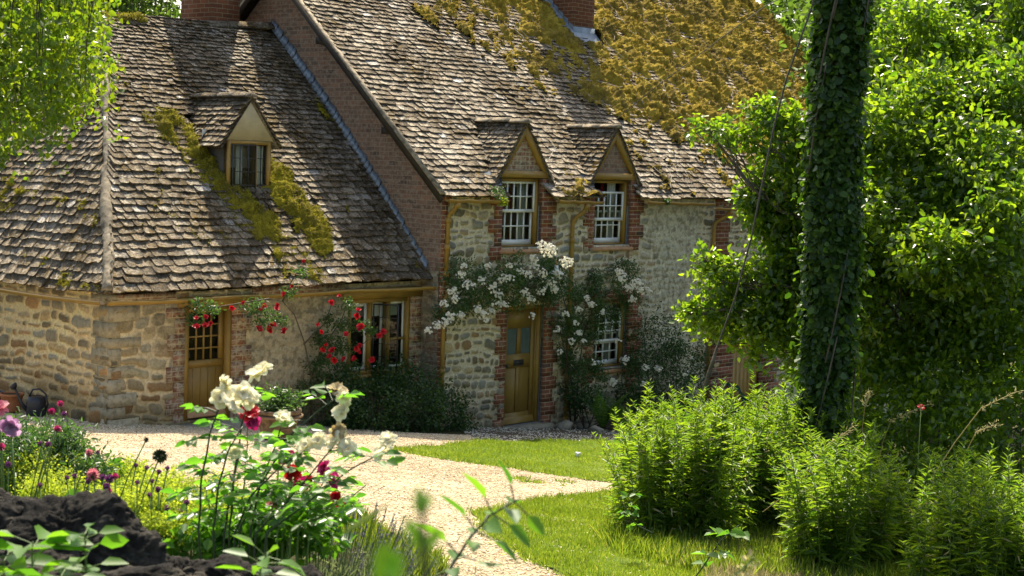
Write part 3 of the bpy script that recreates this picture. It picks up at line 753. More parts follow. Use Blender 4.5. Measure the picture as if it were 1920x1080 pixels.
# verge of the main gable: dark soffit board, slate edge and two purlin ends
b = MB()
VX = PX0 - .015
b.beam((VX, EY, EZ - .055), (VX, RY, RZ - .065), .03, .115); b.beam((VX, RY, RZ - .065), (VX, 8.8, 3.68), .03, .115); b.build('verge_board', M['timber'], house)
b = MB(); b.beam((VX - .01, EY - .03, EZ + .045), (VX - .01, RY, RZ + .045), .10, .028); b.beam((VX - .01, RY, RZ + .045), (VX - .01, 8.85, 3.765), .10, .028); b.build('verge_slates', M['ridge_stone'], house)
b = MB(); b.beam((GX - .20, 1.17, 4.90), (GX + .03, 1.17, 4.90), .13, .11); b.build('purlin_end', M['timber'], house)
b = MB(); b.beam((GX - .20, 2.83, 6.38), (GX + .03, 2.83, 6.38), .13, .11); b.build('purlin_end', M['timber'], house)
# stepped lead flashing against the gable
b = MB(); r_ = np.random.default_rng(4); n = 56
for i in range(n):
    f0, f1 = i / n, (i + 1) / n
    y0, y1 = .25 + (4.25 - .25) * f0, .25 + (4.25 - .25) * f1; z0, z1 = 2.62 + 4.0 * f0 + .14 * math.sin(math.pi * f0), 2.62 + 4.0 * f1 + .14 * math.sin(math.pi * f1); k = .17 + r_.uniform(-.02, .03)
    b.add([(GX - .012, y0, z0), (GX - .012, y1, z1), (GX - .012, y1 - .005, z1 + k), (GX - .012, y0, z0 + k * 1.12), (GX - .10, y0, z0 + .05), (GX - .10, y1, z1 + .05)], [(0, 3, 2, 1), (0, 1, 5, 4), (4, 5, 2, 3)])
b.build('lead_flashing', M['lead'], house)
# ---- chimneys
def chimney(x0, x1, y0, y1, z0, z1, fl=None):
    b = MB(); b.box(x0, x1, y0, y1, z0, z1); b.box(x0 - .04, x1 + .04, y0 - .04, y1 + .04, z1 - .25, z1 - .12); b.box(x0 - .07, x1 + .07, y0 - .07, y1 + .07, z1 - .12, z1)
    c = b.build('chimney', M['brick_chimney'], house)
    for k in (.3, .7):
        b = MB(); b.lathe([(.13, 0), (.11, .1), (.10, .38), (.13, .40), (.13, .44), (.09, .44)], (x0 + (x1 - x0) * .5, y0 + (y1 - y0) * k, z1), 14); b.build('chimney_pot', M['terracotta'], c)
    if fl:
        fl(c)
    return c
chimney(-3.32, -2.74, 4.33, 5.2, 6.0, 8.9)
def fl_main(c):
    b = MB(); zb = lambda y: EZ + (y - EY) * PM.et[2] / PM.et[1]
    x0, x1, yf = 4.95, 5.60, 3.33
    b.box(x0 - .01, x1 + .01, yf - .03, yf - .01, zb(yf) - .1, zb(yf) + .19); b.add([(x0 - .07, yf - .23, zb(yf - .23) + .07), (x1 + .05, yf - .23, zb(yf - .23) + .07), (x1 + .05, yf - .015, zb(yf) + .09), (x0 - .07, yf - .015, zb(yf) + .09)], [(0, 1, 2, 3)])
    for i in range(8):
        y0, y1 = yf - .03 + i * .14, yf - .03 + (i + 1) * .14; b.add([(x0 - .012, y0, zb(y0)), (x0 - .012, y1, zb(y1)), (x0 - .012, y1, zb(y1) + .19), (x0 - .012, y0 + .02, zb(y0) + .24)], [(0, 3, 2, 1)])
        b.add([(x0 - .012, y0, zb(y0) + .12), (x0 - .012, y1, zb(y1) + .12), (x0 - .12, y1, zb(y1) + .05), (x0 - .12, y0, zb(y0) + .05)], [(0, 1, 2, 3)])
    b.build('lead_flashing', M['lead'], c)
chimney(4.95, 5.60, 3.33, 4.4, 6.4, 10.4, fl_main)
# ---- gutters and downpipes
def gutter(a, c, seed=0, sag=.012, r=.055):
    a = np.array(a, float); c = np.array(c, float); n = 24; k = 9; V = []
    d = (c - a) / np.linalg.norm(c - a); sx = np.cross(d, (0, 0, 1)); sx /= np.linalg.norm(sx); b = MB()
    for i in range(n):
        t = i / (n - 1); p = a + (c - a) * t + np.array([0, 0, -sag * math.sin(math.pi * ((t * 3) % 1))])
        for rr in (r, r - .006):
            for j in range(k):
                g = math.pi + math.pi * j / (k - 1); V.append(p + sx * rr * math.cos(g) + np.array([0, 0, rr * math.sin(g)]))
    F = []; W_ = 2 * k
    for i in range(n - 1):
        for j in range(k - 1):
            F.append((i * W_ + j, i * W_ + j + 1, (i + 1) * W_ + j + 1, (i + 1) * W_ + j)); F.append((i * W_ + k + j, (i + 1) * W_ + k + j, (i + 1) * W_ + k + j + 1, i * W_ + k + j + 1))
        F.append((i * W_, (i + 1) * W_, (i + 1) * W_ + k, i * W_ + k)); F.append((i * W_ + k - 1, i * W_ + 2 * k - 1, (i + 1) * W_ + 2 * k - 1, (i + 1) * W_ + k - 1))
    b.add(V, F)
    L_ = np.linalg.norm(c - a)
    return b.build('gutter', M['ochre'], house)
def downpipe(pts, r=.036, label=None):
    b = MB(); pts = np.array(pts, float); P = [pts[0]]
    for i in range(1, len(pts) - 1):                      # round the bends
        u = unit(pts[i - 1] - pts[i]); v = unit(pts[i + 1] - pts[i]); q = .06
        P += [pts[i] + u * q, pts[i] + (u + v) * q * .30, pts[i] + v * q]
    P.append(pts[-1]); b.tube(P, r, 12)
    for z in (.0, .45, .9): 
        q = pts[-1] * (1 - z) + pts[-2] * z; b.tube([q + (0, 0, -.04), q + (0, 0, .05)], r + .013, 12)
    b.tube([pts[0] + (0, 0, -.02), pts[0] + (0, 0, -.10)], r + .013, 12)
    return b.build('downpipe', M['ochre'], house)
gutter((-2.2, -.26, 3.86), (-.80, -.26, 3.85)); gutter((.46, -.26, 3.86), (1.66, -.26, 3.84)); gutter((2.92, -.26, 3.85), (5.0, -.26, 3.82)); gutter((5.0, -.30, 3.74), (9.5, -.30, 3.69))
gutter((-8.16, .08, 2.47), (-1.72, .08, 2.47), sag=.02); gutter((-8.20, .1, 2.47), (-8.20, 8.6, 2.40), sag=.02)
downpipe([(-1.96, -.26, 3.82), (-1.96, -.22, 3.70), (-1.96, -.07, 3.60), (-1.98, -.07, 2.66)])
downpipe([(1.24, -.26, 3.80), (1.24, -.24, 3.68), (1.12, -.06, 3.50), (1.12, -.06, .02)])
downpipe([(5.55, -.30, 3.70), (5.55, -.26, 3.60), (5.36, -.06, 3.42), (5.36, -.06, -.6)])
downpipe([(-1.86, .08, 2.44), (-1.88, .0, 2.32), (-2.02, -.08, 2.20), (-2.0, -.08, .2)])
# ---- dormers of the main range: ochre triangle frame, brick infill, stone roof, lead cheeks
def stone_gablet(par, cx, yf, yb, ze, za, hw, mat, seed, ridge_mat, ov=.10, drop=.16):
    for sgn in (-1, 1):
        pl = Plane((cx + sgn * (hw + ov), yf - .03, ze - drop), (0, 1, 0), (cx, yf - .03, za))
        T = pl.len; L_ = yb - yf + .03
        # on the side where it dies into the main slope the lower courses are shorter
        V, tp, sd_ = tiles(pl, lambda t: (0, max(.35, L_ * (.42 + .58 * t / T))), T, .105, .085, .20, .15, seed + sgn, th=(.012, .02), sag=.03)
        n = len(V); dk = pl.p(np.array([0, L_ * .42, L_, 0]), np.array([0, 0, T, T]), -.012); V = np.concatenate([V, dk])
        mk('dormer_roof', V, [tp, sd_, np.array([[n, n + 1, n + 2, n + 3]])], mat, par)
    ridge_run('ridge', (cx, yf - .05, za + .045), (cx, yb, za + .045), .20, .36, ridge_mat, seed, .006, par, .05)
def main_dormer(Wd, seed, dropped):
    x0, x1, z0, z1 = Wd; cx = (x0 + x1) / 2 + .03; hw = (x1 - x0) / 2 + .10; ze = 4.27; za = 5.06
    b = MB(); frame_ring(b, cx - hw, cx + hw, .0, .11, ze, ze + .001, .0001)
    b = MB(); yf, yk = -.02, .09; t = .115
    b.box(cx - hw, cx + hw, yf, yk, ze - .06, ze + .055)
    sl_ = (za - ze) / hw; tz = t * math.sqrt(1 + sl_ * sl_)
    for sgn in (-1, 1):
        q = [(cx + sgn * hw, ze + .0555), (cx, za + .055), (cx, za + .055 - tz), (cx + sgn * (hw - t * 1.15), ze + .0555)]
        q = [(a, z) for a, z in q]
        if sgn < 0: q = q[::-1]
        b.hexa([(a, yf, z) for a, z in q], [(a, yk, z) for a, z in q])
    dm = b.build('dormer', M['ochre'], house)
    k = .02
    b = MB(); b.add([(cx - hw + .1, .045, ze + .05), (cx + hw - .1, .045, ze + .05), (cx, .045, za - .06)], [(0, 1, 2)]); b.build('brick_infill', M['brick_limed'] if seed == 40 else M['brick_gable'], dm)
    dormer_jambs(dm, Wd)
    zr = lambda y: EZ + (y - EY) * PM.et[2] / PM.et[1]
    for sgn in (-1, 1):
        xx = cx + sgn * (hw - .02); b = MB(); b.add([(xx, .11, zr(.11) - .1), (xx, .32, zr(.32) - .04), (xx, .28, ze + .02), (xx, .11, ze + .02)], [(0, 1, 2, 3)])
        b.box(xx - .03, xx + .03, .03, .11, zr(.0) - .05, ze - .06); b.build('lead_cheek', M['lead'], dm)
    b = MB(); s = -1; xx = cx - hw - .02; q_ = lambda y: zr(y) + .06
    b.add([(xx + .03, -.06, q_(-.06)), (xx + .03, .16, q_(.16)), (xx - .16, .22, q_(.22)), (xx - .17, .06, q_(.06)), (xx - .1, -.05, q_(-.05))], [(0, 4, 3, 2, 1)]); b.build('lead_apron', M['lead'], dm)
    stone_gablet(dm, cx, -.02, 1.50, ze, za + .06, hw, M['tile'], seed, M['ridge_stone'])
    return dm
sash_window('sash_window', W1, .060, 0, 0, 5, 2, True, 0)
sash_window('sash_window', W2, .060, 0, 0, 5, 2, True, .15)
main_dormer(W1, 40, 0); main_dormer(W2, 50, 0)
# ---- wing dormer: plain rendered triangle over an ochre casement
def wing_dormer():
    x0, x1, yf = DCX0, DCX1, DY; cx = (x0 + x1) / 2; hw = .46; ze = 4.66; za = 5.24
    b = MB(); b.add([(cx - hw, yf, ze - .01), (cx + hw, yf, ze - .01), (cx, yf, za), (cx - hw, yf + .12, ze - .01), (cx + hw, yf + .12, ze - .01), (cx, yf + .12, za)], [(0, 1, 2), (0, 3, 4, 1)])
    dm = b.build('dormer', M['render_beige'], house)
    for sgn in (-1, 1):
        xx = cx + sgn * (hw - .05); b = MB(); b.add([(xx, yf + .02, 3.68), (xx, 2.75, 5.0), (xx, 2.4, ze), (xx, yf + .02, ze)], [(0, 1, 2, 3)]); b.build('dormer_cheek', M['lead'] if sgn > 0 else M['shade_render'], dm)
    stone_gablet(dm, cx, yf - .02, 2.98, ze, za + .05, hw, M['tile_wing'], 60, M['tile_wing'], .10, .12)
    b = MB(); frame_ring(b, x0, x1, yf - .01, yf + .09, 3.72, ze - .012, .055, .05); b.box(-4.66, -4.63, yf + .0, yf + .08, 3.77, ze - .067); wf = b.build('casement_frame', M['ochre'], dm)
    b = MB()
    for (a0, a1, yy, ncol) in ((x0 + .07, -4.665, yf - .03, 3), (-4.628, x1 - .058, yf + .03, 2)):
        frame_ring(b, a0, a1, yy, yy + .02, 3.775, ze - .07, .014)
        for i in range(1, ncol): b.box(a0 + (a1 - a0) * i / ncol - .005, a0 + (a1 - a0) * i / ncol + .005, yy, yy + .015, 3.78, ze - .08)
        for j in range(1, 4): z = 3.775 + (ze - .07 - 3.775) * j / 4; b.box(a0, a1, yy, yy + .016, z - .005, z + .005)
    b.build('iron_casement', M['iron'], dm)
    pane(dm, x0 + .07, -4.665, 3.78, ze - .075, yf - .018); pane(dm, -4.628, x1 - .058, 3.78, ze - .075, yf + .042)
    curtain(dm, -4.61, -4.43, 3.78, ze - .08, yf + .10, 'curtain', .012); curtain(dm, x0 + .05, x0 + .10, 3.78, ze - .08, yf + .08)
    b = MB(); b.box(-4.92, -4.80, yf + .14, yf + .16, 3.7, 4.6); b.build('curtain', M['curtain'], dm)
    b = MB(); b.add([(x0 - .1, yf + .5, 3.3), (x1 + .1, yf + .5, 3.3), (x1 + .1, yf + .5, 4.8), (x0 - .1, yf + .5, 4.8)], [(0, 1, 2, 3)]); b.build('room_lining', M['curtain'], dm)
    b = MB(); b.add([(x0, yf - .02, 3.72), (x1, yf - .02, 3.72), (x1 + .05, yf - .22, 3.575), (x0 - .02, yf - .22, 3.575)], [(0, 3, 2, 1)]); b.build('lead_apron', M['lead'], dm)
M['shade_render'] = simple('shade toned render', (.09, .085, .075), .95, .1, .4, 4, .4, 30)  # left dormer cheek: its shade is put into this darker colour
wing_dormer()
# ---- doors
def door_main():
    x0, x1, z0, z1 = D1
    b = MB(); frame_ring(b, x0 + .002, x1 - .002, .06, .18, z0 - .03, z1 - .002, .065, .001); b.box(x0 + .067, x0 + .085, .10, .17, z0, z1 - .067); b.box(x1 - .085, x1 - .067, .10, .17, z0, z1 - .067)
    fr = b.build('door_frame', M['ochre'], house)
    a0, a1 = x0 + .09, x1 - .09; y = .115
    b = MB(); b.box(a0, a1, y + .018, y + .05, z0 + .02, 1.20)
    for (p, q, r0, r1) in ((a0, a0 + .10, z0 + .02, z1 - .08), (a1 - .10, a1, z0 + .02, z1 - .08)): b.box(p, q, y, y + .0175, r0, r1)
    mxx = (a0 + a1) / 2
    for r0, r1 in ((z0 + .02, z0 + .2), (1.0, 1.23), (1.67, z1 - .08)): b.box(a0 + .1, a1 - .1, y, y + .0175, r0, r1)
    b.box(mxx - .05, mxx + .05, y, y + .0175, z0 + .2, 1.0); b.box(mxx - .05, mxx + .05, y, y + .0175, 1.23, 1.67)
    b.box(a0, a1, y + .018, y + .05, 1.67, z1 - .08); b.box(a0, a0 + .1, y + .018, y + .05, 1.2, 1.67); b.box(a1 - .1, a1, y + .018, y + .05, 1.2, 1.67); b.box(mxx - .05, mxx + .05, y + .018, y + .05, 1.2, 1.67)
    b.add([(a0, y - .045, z0 + .02), (a1, y - .045, z0 + .02), (a1, y, z0 + .02), (a0, y, z0 + .02), (a0, y - .045, z0 + .045), (a1, y - .045, z0 + .045), (a1, y - .001, z0 + .13), (a0, y - .001, z0 + .13)], [(0, 1, 5, 4), (4, 5, 6, 7), (0, 4, 7, 3), (1, 2, 6, 5)])
    dr = b.build('door', M['ochre_dark'], house)
    pane(dr, a0 + .09, mxx - .04, 1.22, 1.68, y + .02, 'obscure', 'door_glass'); pane(dr, mxx + .04, a1 - .09, 1.22, 1.68, y + .02, 'obscure', 'door_glass')
    b = MB(); frame_ring(b, mxx - .12, mxx + .12, y - .012, y, 1.03, 1.13, .018); b.box(mxx - .10, mxx + .10, y - .006, y - .001, 1.05, 1.11); b.build('letterbox', M['iron'], dr)
    b = MB(); b.tube([(a0 + .05, y, 1.05), (a0 + .05, y - .03, 1.05), (a0 + .05, y - .045, 1.05), (a0 + .05, y - .07, 1.05), (a0 + .05, y - .08, 1.05)], [.012, .012, .028, .03, .012], 10); b.build('door_knob', M['iron'], dr)
    b = MB(); b.box(x0 - .1, x1 + .1, -.22, .12, -.10, z0 - .002); b.build('door_step', M['stone_step'], house)
door_main()
def door_wing():
    x0, x1, z0, z1 = CD; Y = CY
    b = MB(); frame_ring(b, x0 + .002, x1 - .002, Y - .02, Y + .15, z0 - .03, z1 - .002, .07, .001); b.build('door_frame', M['ochre'], house)
    a0, a1 = x0 + .076, x1 - .076; y = Y + .05; gz0, gz1 = 1.53, 2.20
    b = MB(); b.box(a0, a1, y + .008, y + .05, z0 + .04, gz0); b.box(a0, a0 + .06, y + .008, y + .05, gz0, z1 - .08); b.box(a1 - .09, a1, y + .008, y + .05, gz0, z1 - .08)
    for i in range(1, 5): x = a0 + (a1 - a0) * i / 5; b.box(x - .003, x + .003, y, y + .0075, z0 + .15, gz0 - .1)
    b.box(a0, a1, y, y + .0075, gz0 - .10, gz0); b.box(a0 + .06, a1 - .09, y + .008, y + .05, gz1, z1 - .08)
    c0, c1 = a0 + .06, a1 - .09
    for i in range(1, 4): x = c0 + (c1 - c0) * i / 4; b.box(x - .011, x + .011, y + .01, y + .045, gz0, gz1)
    for j in range(1, 4): z = gz0 + (gz1 - gz0) * j / 4; b.box(c0, c1, y + .012, y + .043, z - .011, z + .011)
    dr = b.build('door', M['ochre_dark'], house)
    b = MB(); b.add([(a0, y - .09, z0 + .03), (a1, y - .09, z0 + .03), (a1, y, z0 + .03), (a0, y, z0 + .03), (a0, y - .09, z0 + .05), (a1, y - .09, z0 + .05), (a1, y - .001, z0 + .15), (a0, y - .001, z0 + .15)], [(0, 1, 5, 4), (4, 5, 6, 7), (0, 4, 7, 3), (1, 2, 6, 5), (0, 3, 2, 1)]); b.build('weather_board', M['sill'], dr)
    pane(dr, c0, c1, gz0, gz1, y + .03, 'glass', 'door_glass')
    b = MB(); b.box(a0 - .012, a0 + .012, y - .02, y, 1.55, 1.72); b.tube([(a0 + .03, y, 1.66), (a0 + .03, y - .05, 1.66), (a0 + .03, y - .05, 1.58)], .008, 8); b.build('door_handle', M['iron'], dr)
    b = MB(); b.box(x0 - .12, -5.5, Y - .055, Y + .05, 2.302, 2.44); b.build('lintel', M['ochre'], house)
    b = MB(); b.box(x0 - .25, x1 + .5, Y - .42, Y + .1, .50, .665); b.build('door_step', M['stone_step'], house)
door_wing()
def door_side():
    x0, x1, z0, z1 = SDR
    b = MB(); frame_ring(b, x0 + .002, x1 - .002, .04, .18, z0, z1 - .002, .12, .001); b.build('door_frame', M['ochre'], house)
    b = MB(); b.box(x0 + .12, x1 - .12, .10, .14, z0, z1 - .12)
    for i in range(5): x = x0 + .13 + (x1 - x0 - .26) * i / 5; b.box(x + .004, x + (x1 - x0 - .26) / 5 - .004, .088, .0995, z0, z1 - .122)
    b.build('door', M['ochre'], house)
door_side()
# ---- wing casement window, three lights, the middle one open
def window_wing():
    x0, x1, z0, z1 = CW; Y = CY
    m1, m2 = -3.22 + .08, -2.84 + .09
    b = MB(); frame_ring(b, x0 + .002, x1 - .002, Y - .01, Y + .13, z0 + .002, z1 - .002, .065, .05); b.box(m1 - .03, m1 + .03, Y + .0, Y + .12, z0 + .052, z1 - .067); b.box(m2 - .025, m2 + .025, Y + .0, Y + .12, z0 + .052, z1 - .067)
    b.box(m2 + .025, x1 - .067, Y + .01, Y + .05, 1.60, 1.635)
    wn = b.build('casement_window', M['ochre'], house)
    b = MB(); frame_ring(b, m1 + .031, m2 - .026, Y + .125, Y + .15, z0 + .06, z1 - .075, .04); frame_ring(b, x0 + .068, m1 - .031, Y + .06, Y + .09, z0 + .06, z1 - .075, .05); frame_ring(b, m2 + .026, x1 - .068, Y + .06, Y + .09, z0 + .06, z1 - .075, .035); b.build('inner_frame', M['curtain'], wn)
    b = MB(); hx, hy = m1 + .04, Y - .02; ang = math.radians(-62); dx, dy = math.cos(ang), math.sin(ang); Wc = .40
    def leaf_pt(s, z): return (hx + dx * s, hy + dy * s, z)
    for s in (0, .5, 1): b.tube([leaf_pt(Wc * s, z0 + .07), leaf_pt(Wc * s, z1 - .09)], .012 if s in (0, 1) else .006, 5)
    for j in range(6): z = z0 + .07 + (z1 - z0 - .16) * j / 5; b.tube([leaf_pt(0, z), leaf_pt(Wc, z)], .012 if j in (0, 5) else .006, 5)
    ca = b.build('open_casement', M['iron'], wn)
    mk('window_pane', [leaf_pt(0, z0 + .07), leaf_pt(Wc, z0 + .07), leaf_pt(Wc, z1 - .09), leaf_pt(0, z1 - .09)], [[(0, 1, 2, 3)]], M['glass'], ca)
    pane(wn, m2 + .03, x1 - .07, z0 + .06, z1 - .08, Y + .07); pane(wn, x0 + .07, m1 - .03, z0 + .06, z1 - .08, Y + .07)
    b = MB(); b.add([(x0 + .08, Y + .20, 1.97), (x1 - .08, Y + .20, 1.97), (x1 - .08, Y + .20, z1), (x0 + .08, Y + .20, z1)], [(0, 1, 2, 3)]); b.build('blind', M['curtain'], wn)
    b = MB(); b.box(x0 - .05, x1 + .03, Y - .07, Y + .05, z0 - .06, z0 - .002); b.build('window_sill', M['ochre'], wn)
    b = MB(); b.box(x0 - .12, -2.07, Y - .06, Y + .05, 2.282, 2.44); b.build('lintel', M['ochre'], house)
window_wing()
# ---- moss: a lumpy felt over the slates with fuzzy tufts
def moss(name, pl, a0, a1, t0, t1, mask, res, thick, mat, tuftmat, ntuft, seed, parent, hole=None, base=.03):
    na = int((a1 - a0) / res); n_t = int((t1 - t0) / res); a, t = np.meshgrid(np.linspace(a0, a1, na), np.linspace(t0, t1, n_t))
    mm = mask(a, t); lum = fbm(a * 5.5, t * 5.5, 0, 4, seed); big = fbm(a * 1.7, t * 1.7, 0, 3, seed + 5)
    streak = fbm(a * 9 - t * 2, t * 3, 0, 3, seed + 6)
    row_ = (t / .115 + .35 * fbm(a * 2, t * 2, 0, 2, seed + 9)) % 1
    h = mm + (.85 * (lum - .5) + .7 * (big - .5) + .45 * (streak - .5) + .22 * (row_ - .5)) * np.clip(.35 + mm * 2.5, 0, 1)
    hh = base + thick * (np.clip(h - .35, -.3, 1) + 1.7 * (lum - .5) + 1.5 * (streak - .5) + .35 * (row_ - .5)) + .05 * (fbm(a * 25, t * 25, 0, 3, seed + 2) - .5)
    keep = (h[:-1, :-1] > .30)
    if hole is not None: keep &= ~hole(((a[:-1, :-1]) ).ravel(), t[:-1, :-1].ravel()).reshape(keep.shape)
    V = pl.p(a, t, hh); idx = np.arange(a.size).reshape(a.shape)
    q = np.stack([idx[:-1, :-1], idx[:-1, 1:], idx[1:, 1:], idx[1:, :-1]], -1)[keep]
    V = V.reshape(-1, 3); used = np.zeros(len(V), bool); used[q.ravel()] = True; rm = np.cumsum(used) - 1
    mo = mk(name, V[used], [rm[q]], mat, parent, True); tag(mo, kind='stuff')
    c = V[q[:, 0]]; k = rng.integers(0, len(c), ntuft); P = c[k] + rng.normal(size=(ntuft, 3)) * res * .4
    Dd = rdir(ntuft) * .9 + pl.n * .8 - pl.et * .5; V2, Q2 = leaves(P, Dd, rdir(ntuft) + pl.n, rng.uniform(.015, .038, ntuft), rng.uniform(.006, .014, ntuft), .2, .3)
    tf = mk('moss_tuft', V2, [Q2], tuftmat, parent); tag(tf, kind='stuff')
def main_moss_mask(s, t):
    x = s + PX0; y = EY + t * PM.et[1]
    wob = 2.4 * (fbm(x * .8, y * .8, 0, 4, 91) - .5)
    bx_ = np.interp(y, [-.3, .3, .9, 1.9, 4.3, 6], [9.2, 7.3, 5.6, 2.2, .8, .2])
    m = sm(-1.5, 2.6, x - bx_ + wob) * .86
    low = sm(3.0, 3.6, x) * .22 * (1 - sm(.8, 1.6, y))                 # thin streaks in the lower courses
    gap = .42 * np.exp(-((x - 1.15) / .45) ** 2) * (1 - sm(-.1, .42, y)) * 2
    return np.maximum(np.maximum(m, low * .9), gap)
def chim_hole(s, t):
    x = s + PX0; y = EY + t * PM.et[1]
    return ((x > 4.84) & (x < 5.64) & (y > 3.1) & (y < 4.45)) | in_dormer(s, t)
moss('moss', PM, .4, RS, -.02, TR, main_moss_mask, .033, .10, M['moss'], M['moss_tuft'], 90000, 71, roof_main, chim_hole, .035)
def wing_moss_mask(s, t):
    q = PWp.p(s, t); x = q[..., 0]; y = q[..., 1]
    def seg(ax, ay, bx2, by, w_):
        px, py = x - ax, y - ay; dx, dy = bx2 - ax, by - ay; k = np.clip((px * dx + py * dy) / (dx * dx + dy * dy), 0, 1); w_ = w_ * (.35 + 1.5 * fbm(x * 3.1, y * 3.1, ax, 4, 55)); return 1 - sm(w_ * .2, w_ * 1.1, np.hypot(px - k * dx, py - k * dy))
    m = np.maximum(seg(-5.62, 2.3, -4.95, .95, .42), seg(-4.24, 1.60, -4.05, .85, .40))
    m = np.maximum(m, seg(-4.9, .45, -4.5, .35, .25) * .6); m = np.maximum(m, .16 * sm(.55, .7, fbm(x * 1.3, y * 1.3, 0, 3, 33)) + 0 * x)
    m = np.maximum(m, .75 * seg(-5.4, 4.25, -4.9, 4.25, .15))
    return m
moss('moss', PWp, .1, sG - .1, .0, TW, wing_moss_mask, .03, .07, M['moss_green'], M['moss_tuft_green'], 16000, 83, roof_wing, skip_w, .04)
def side_moss_mask(s, t): return .20 * sm(.45, .62, fbm(s * 1.2, t * 2.5, 0, 3, 44)) * (1 - sm(1.4, 2.6, t)) + .0
moss('moss', PSp, .3, sC - .1, .02, tP * .9, side_moss_mask, .035, .06, M['moss_green'], M['moss_tuft_green'], 5000, 85, roof_wing, lambda s, t: s > sC + (sP - sC) * t / tP - .1, .04)
# dead creeper stems lying on the main slope
b = MB()
for i in range(60):
    s = rng.uniform(1.2, 12); t = rng.uniform(.6, 6.6); ln = rng.uniform(.25, .9); a = rng.normal() * .7 - 1.4; P = []
    for k in range(7):
        P.append(PM.p(np.array(s), np.array(t), .10 + .03 * rng.uniform())); a += rng.normal() * .35; s += math.cos(a) * ln / 6; t += math.sin(a) * ln / 6
    b.tube(P, .006, 4, False)
b.build('creeper_stems', M['bark_pale'], roof_main)
# ================================================================== THE GARDEN (world frame)
def wloc(o):
    v = np.zeros(3)
    while o is not None: v = v + np.array(o.location); o = o.parent
    return v
def mkw(name, V, polys, mat, parent=None, smooth=False, **k):
    V = np.asarray(V, float).reshape(-1, 3)
    if parent is not None: V = V - wloc(parent)
    return mk(name, V, polys, mat, parent, smooth, **k)
def bw(b, name, mat, parent=None, smooth=False): return mkw(name, np.concatenate(b.v), list(b.p.values()), mat, parent, smooth)
def lv(name, P, Ln, Wd, mat, parent=None, up=1.0, droop=0., out=None, fold=.25, curl=.2, shape='oval', spread=1.0):
    n = len(P); Nn = rdir(n, up); Dd = rdir(n) * spread
    if out is not None: Dd = Dd + out
    Dd[:, 2] -= droop; Dd = Dd - Nn * (Dd * Nn).sum(1)[:, None] * .8
    Ls = Ln * rng.uniform(.6, 1.25, n); V, Q = leaves(P, Dd, Nn, Ls, Wd / Ln * Ls, fold, curl, shape)
    return mkw(name, V, [Q], mat, parent)
# ---- ground sheet
def nonuni(a, b, fine0, fine1, df, dc):
    t = [fine0]
    while t[-1] < fine1: t.append(t[-1] + df)
    s = df; 
    while t[-1] < b: s *= 1.25; t.append(t[-1] + min(s, dc))
    L_ = [fine0]; s = df
    while L_[-1] > a: s *= 1.25; L_.append(L_[-1] - min(s, dc))
    return np.array(L_[:0:-1] + t)
gx = nonuni(-400, 400, -8, 14, .25, 40); gy = nonuni(-60, 700, 2, 34, .25, 40)
GX_, GY_ = np.meshgrid(gx, gy); GZ_ = gz(GX_, GY_) + .04 * (fbm(GX_ * .7, GY_ * .7, 0, 4, 3) - .5) * (GY_ < 60)
GZ_ -= .02
idx = np.arange(GX_.size).reshape(GX_.shape); q = np.stack([idx[:-1, :-1], idx[:-1, 1:], idx[1:, 1:], idx[1:, :-1]], -1).reshape(-1, 4)
tag(mk('ground', np.stack([GX_, GY_, GZ_], -1), [q], M['soil'], None, True), kind='structure')
def in_poly(P, poly):
    x, y = P[:, 0], P[:, 1]; c = np.zeros(len(P), bool); n = len(poly)
    for i in range(n):
        x0, y0 = poly[i]; x1, y1 = poly[(i + 1) % n]
        k = ((y0 > y) != (y1 > y)) & (x < (x1 - x0) * (y - y0) / (y1 - y0 + 1e-12) + x0); c ^= k
    return c
def poly_world(px): return np.array([ghit(*p)[:2] for p in px])
def subdiv_ring(P, step, amp, seed):
    out = []
    for i in range(len(P)):
        a, b_ = P[i], P[(i + 1) % len(P)]; L_ = np.linalg.norm(b_ - a); k = max(1, int(L_ / step))
        for j in range(k): out.append(a + (b_ - a) * j / k)
    out = np.array(out); out = out + amp * (np.stack([fbm(out[:, 0] * 3, out[:, 1] * 3, 1, 3, seed), fbm(out[:, 0] * 3, out[:, 1] * 3, 2, 3, seed + 1)], 1) - .5)
    return out
def sheet(name, P, off, mat, step=.25, rel=.0, seed=1):
    lo, hi = P.min(0), P.max(0); G = np.stack(np.meshgrid(np.arange(lo[0], hi[0], step), np.arange(lo[1], hi[1], step)), -1).reshape(-1, 2)
    G = G + (rng.uniform(size=G.shape) - .5) * step * .3; G = G[in_poly(G, P)]
    pts = np.concatenate([P, G]); n = len(P)
    r = delaunay_2d_cdt([Vector(p) for p in pts], [(i, (i + 1) % n) for i in range(n)], [], 1, 1e-5)
    v = np.array([tuple(p) for p in r[0]]); f = np.array([list(t) for t in r[2] if len(t) == 3])
    c = v[f].mean(1); f = f[in_poly(c, P)]
    z = gz(v[:, 0], v[:, 1]) + .04 * (fbm(v[:, 0] * .7, v[:, 1] * .7, 0, 4, 3) - .5) - .02 + off + rel * (fbm(v[:, 0] * 5, v[:, 1] * 5, 0, 3, seed) - .5)
    a = v[f]; cr = (a[:, 1, 0] - a[:, 0, 0]) * (a[:, 2, 1] - a[:, 0, 1]) - (a[:, 1, 1] - a[:, 0, 1]) * (a[:, 2, 0] - a[:, 0, 0]); f[cr < 0] = f[cr < 0][:, ::-1]
    return tag(mk(name, np.column_stack([v, z]), [f], mat, None, True), kind='structure')
def surf(x, y, off=0): return gz(x, y) + .04 * (fbm(x * .7, y * .7, 0, 4, 3) - .5) - .02 + off
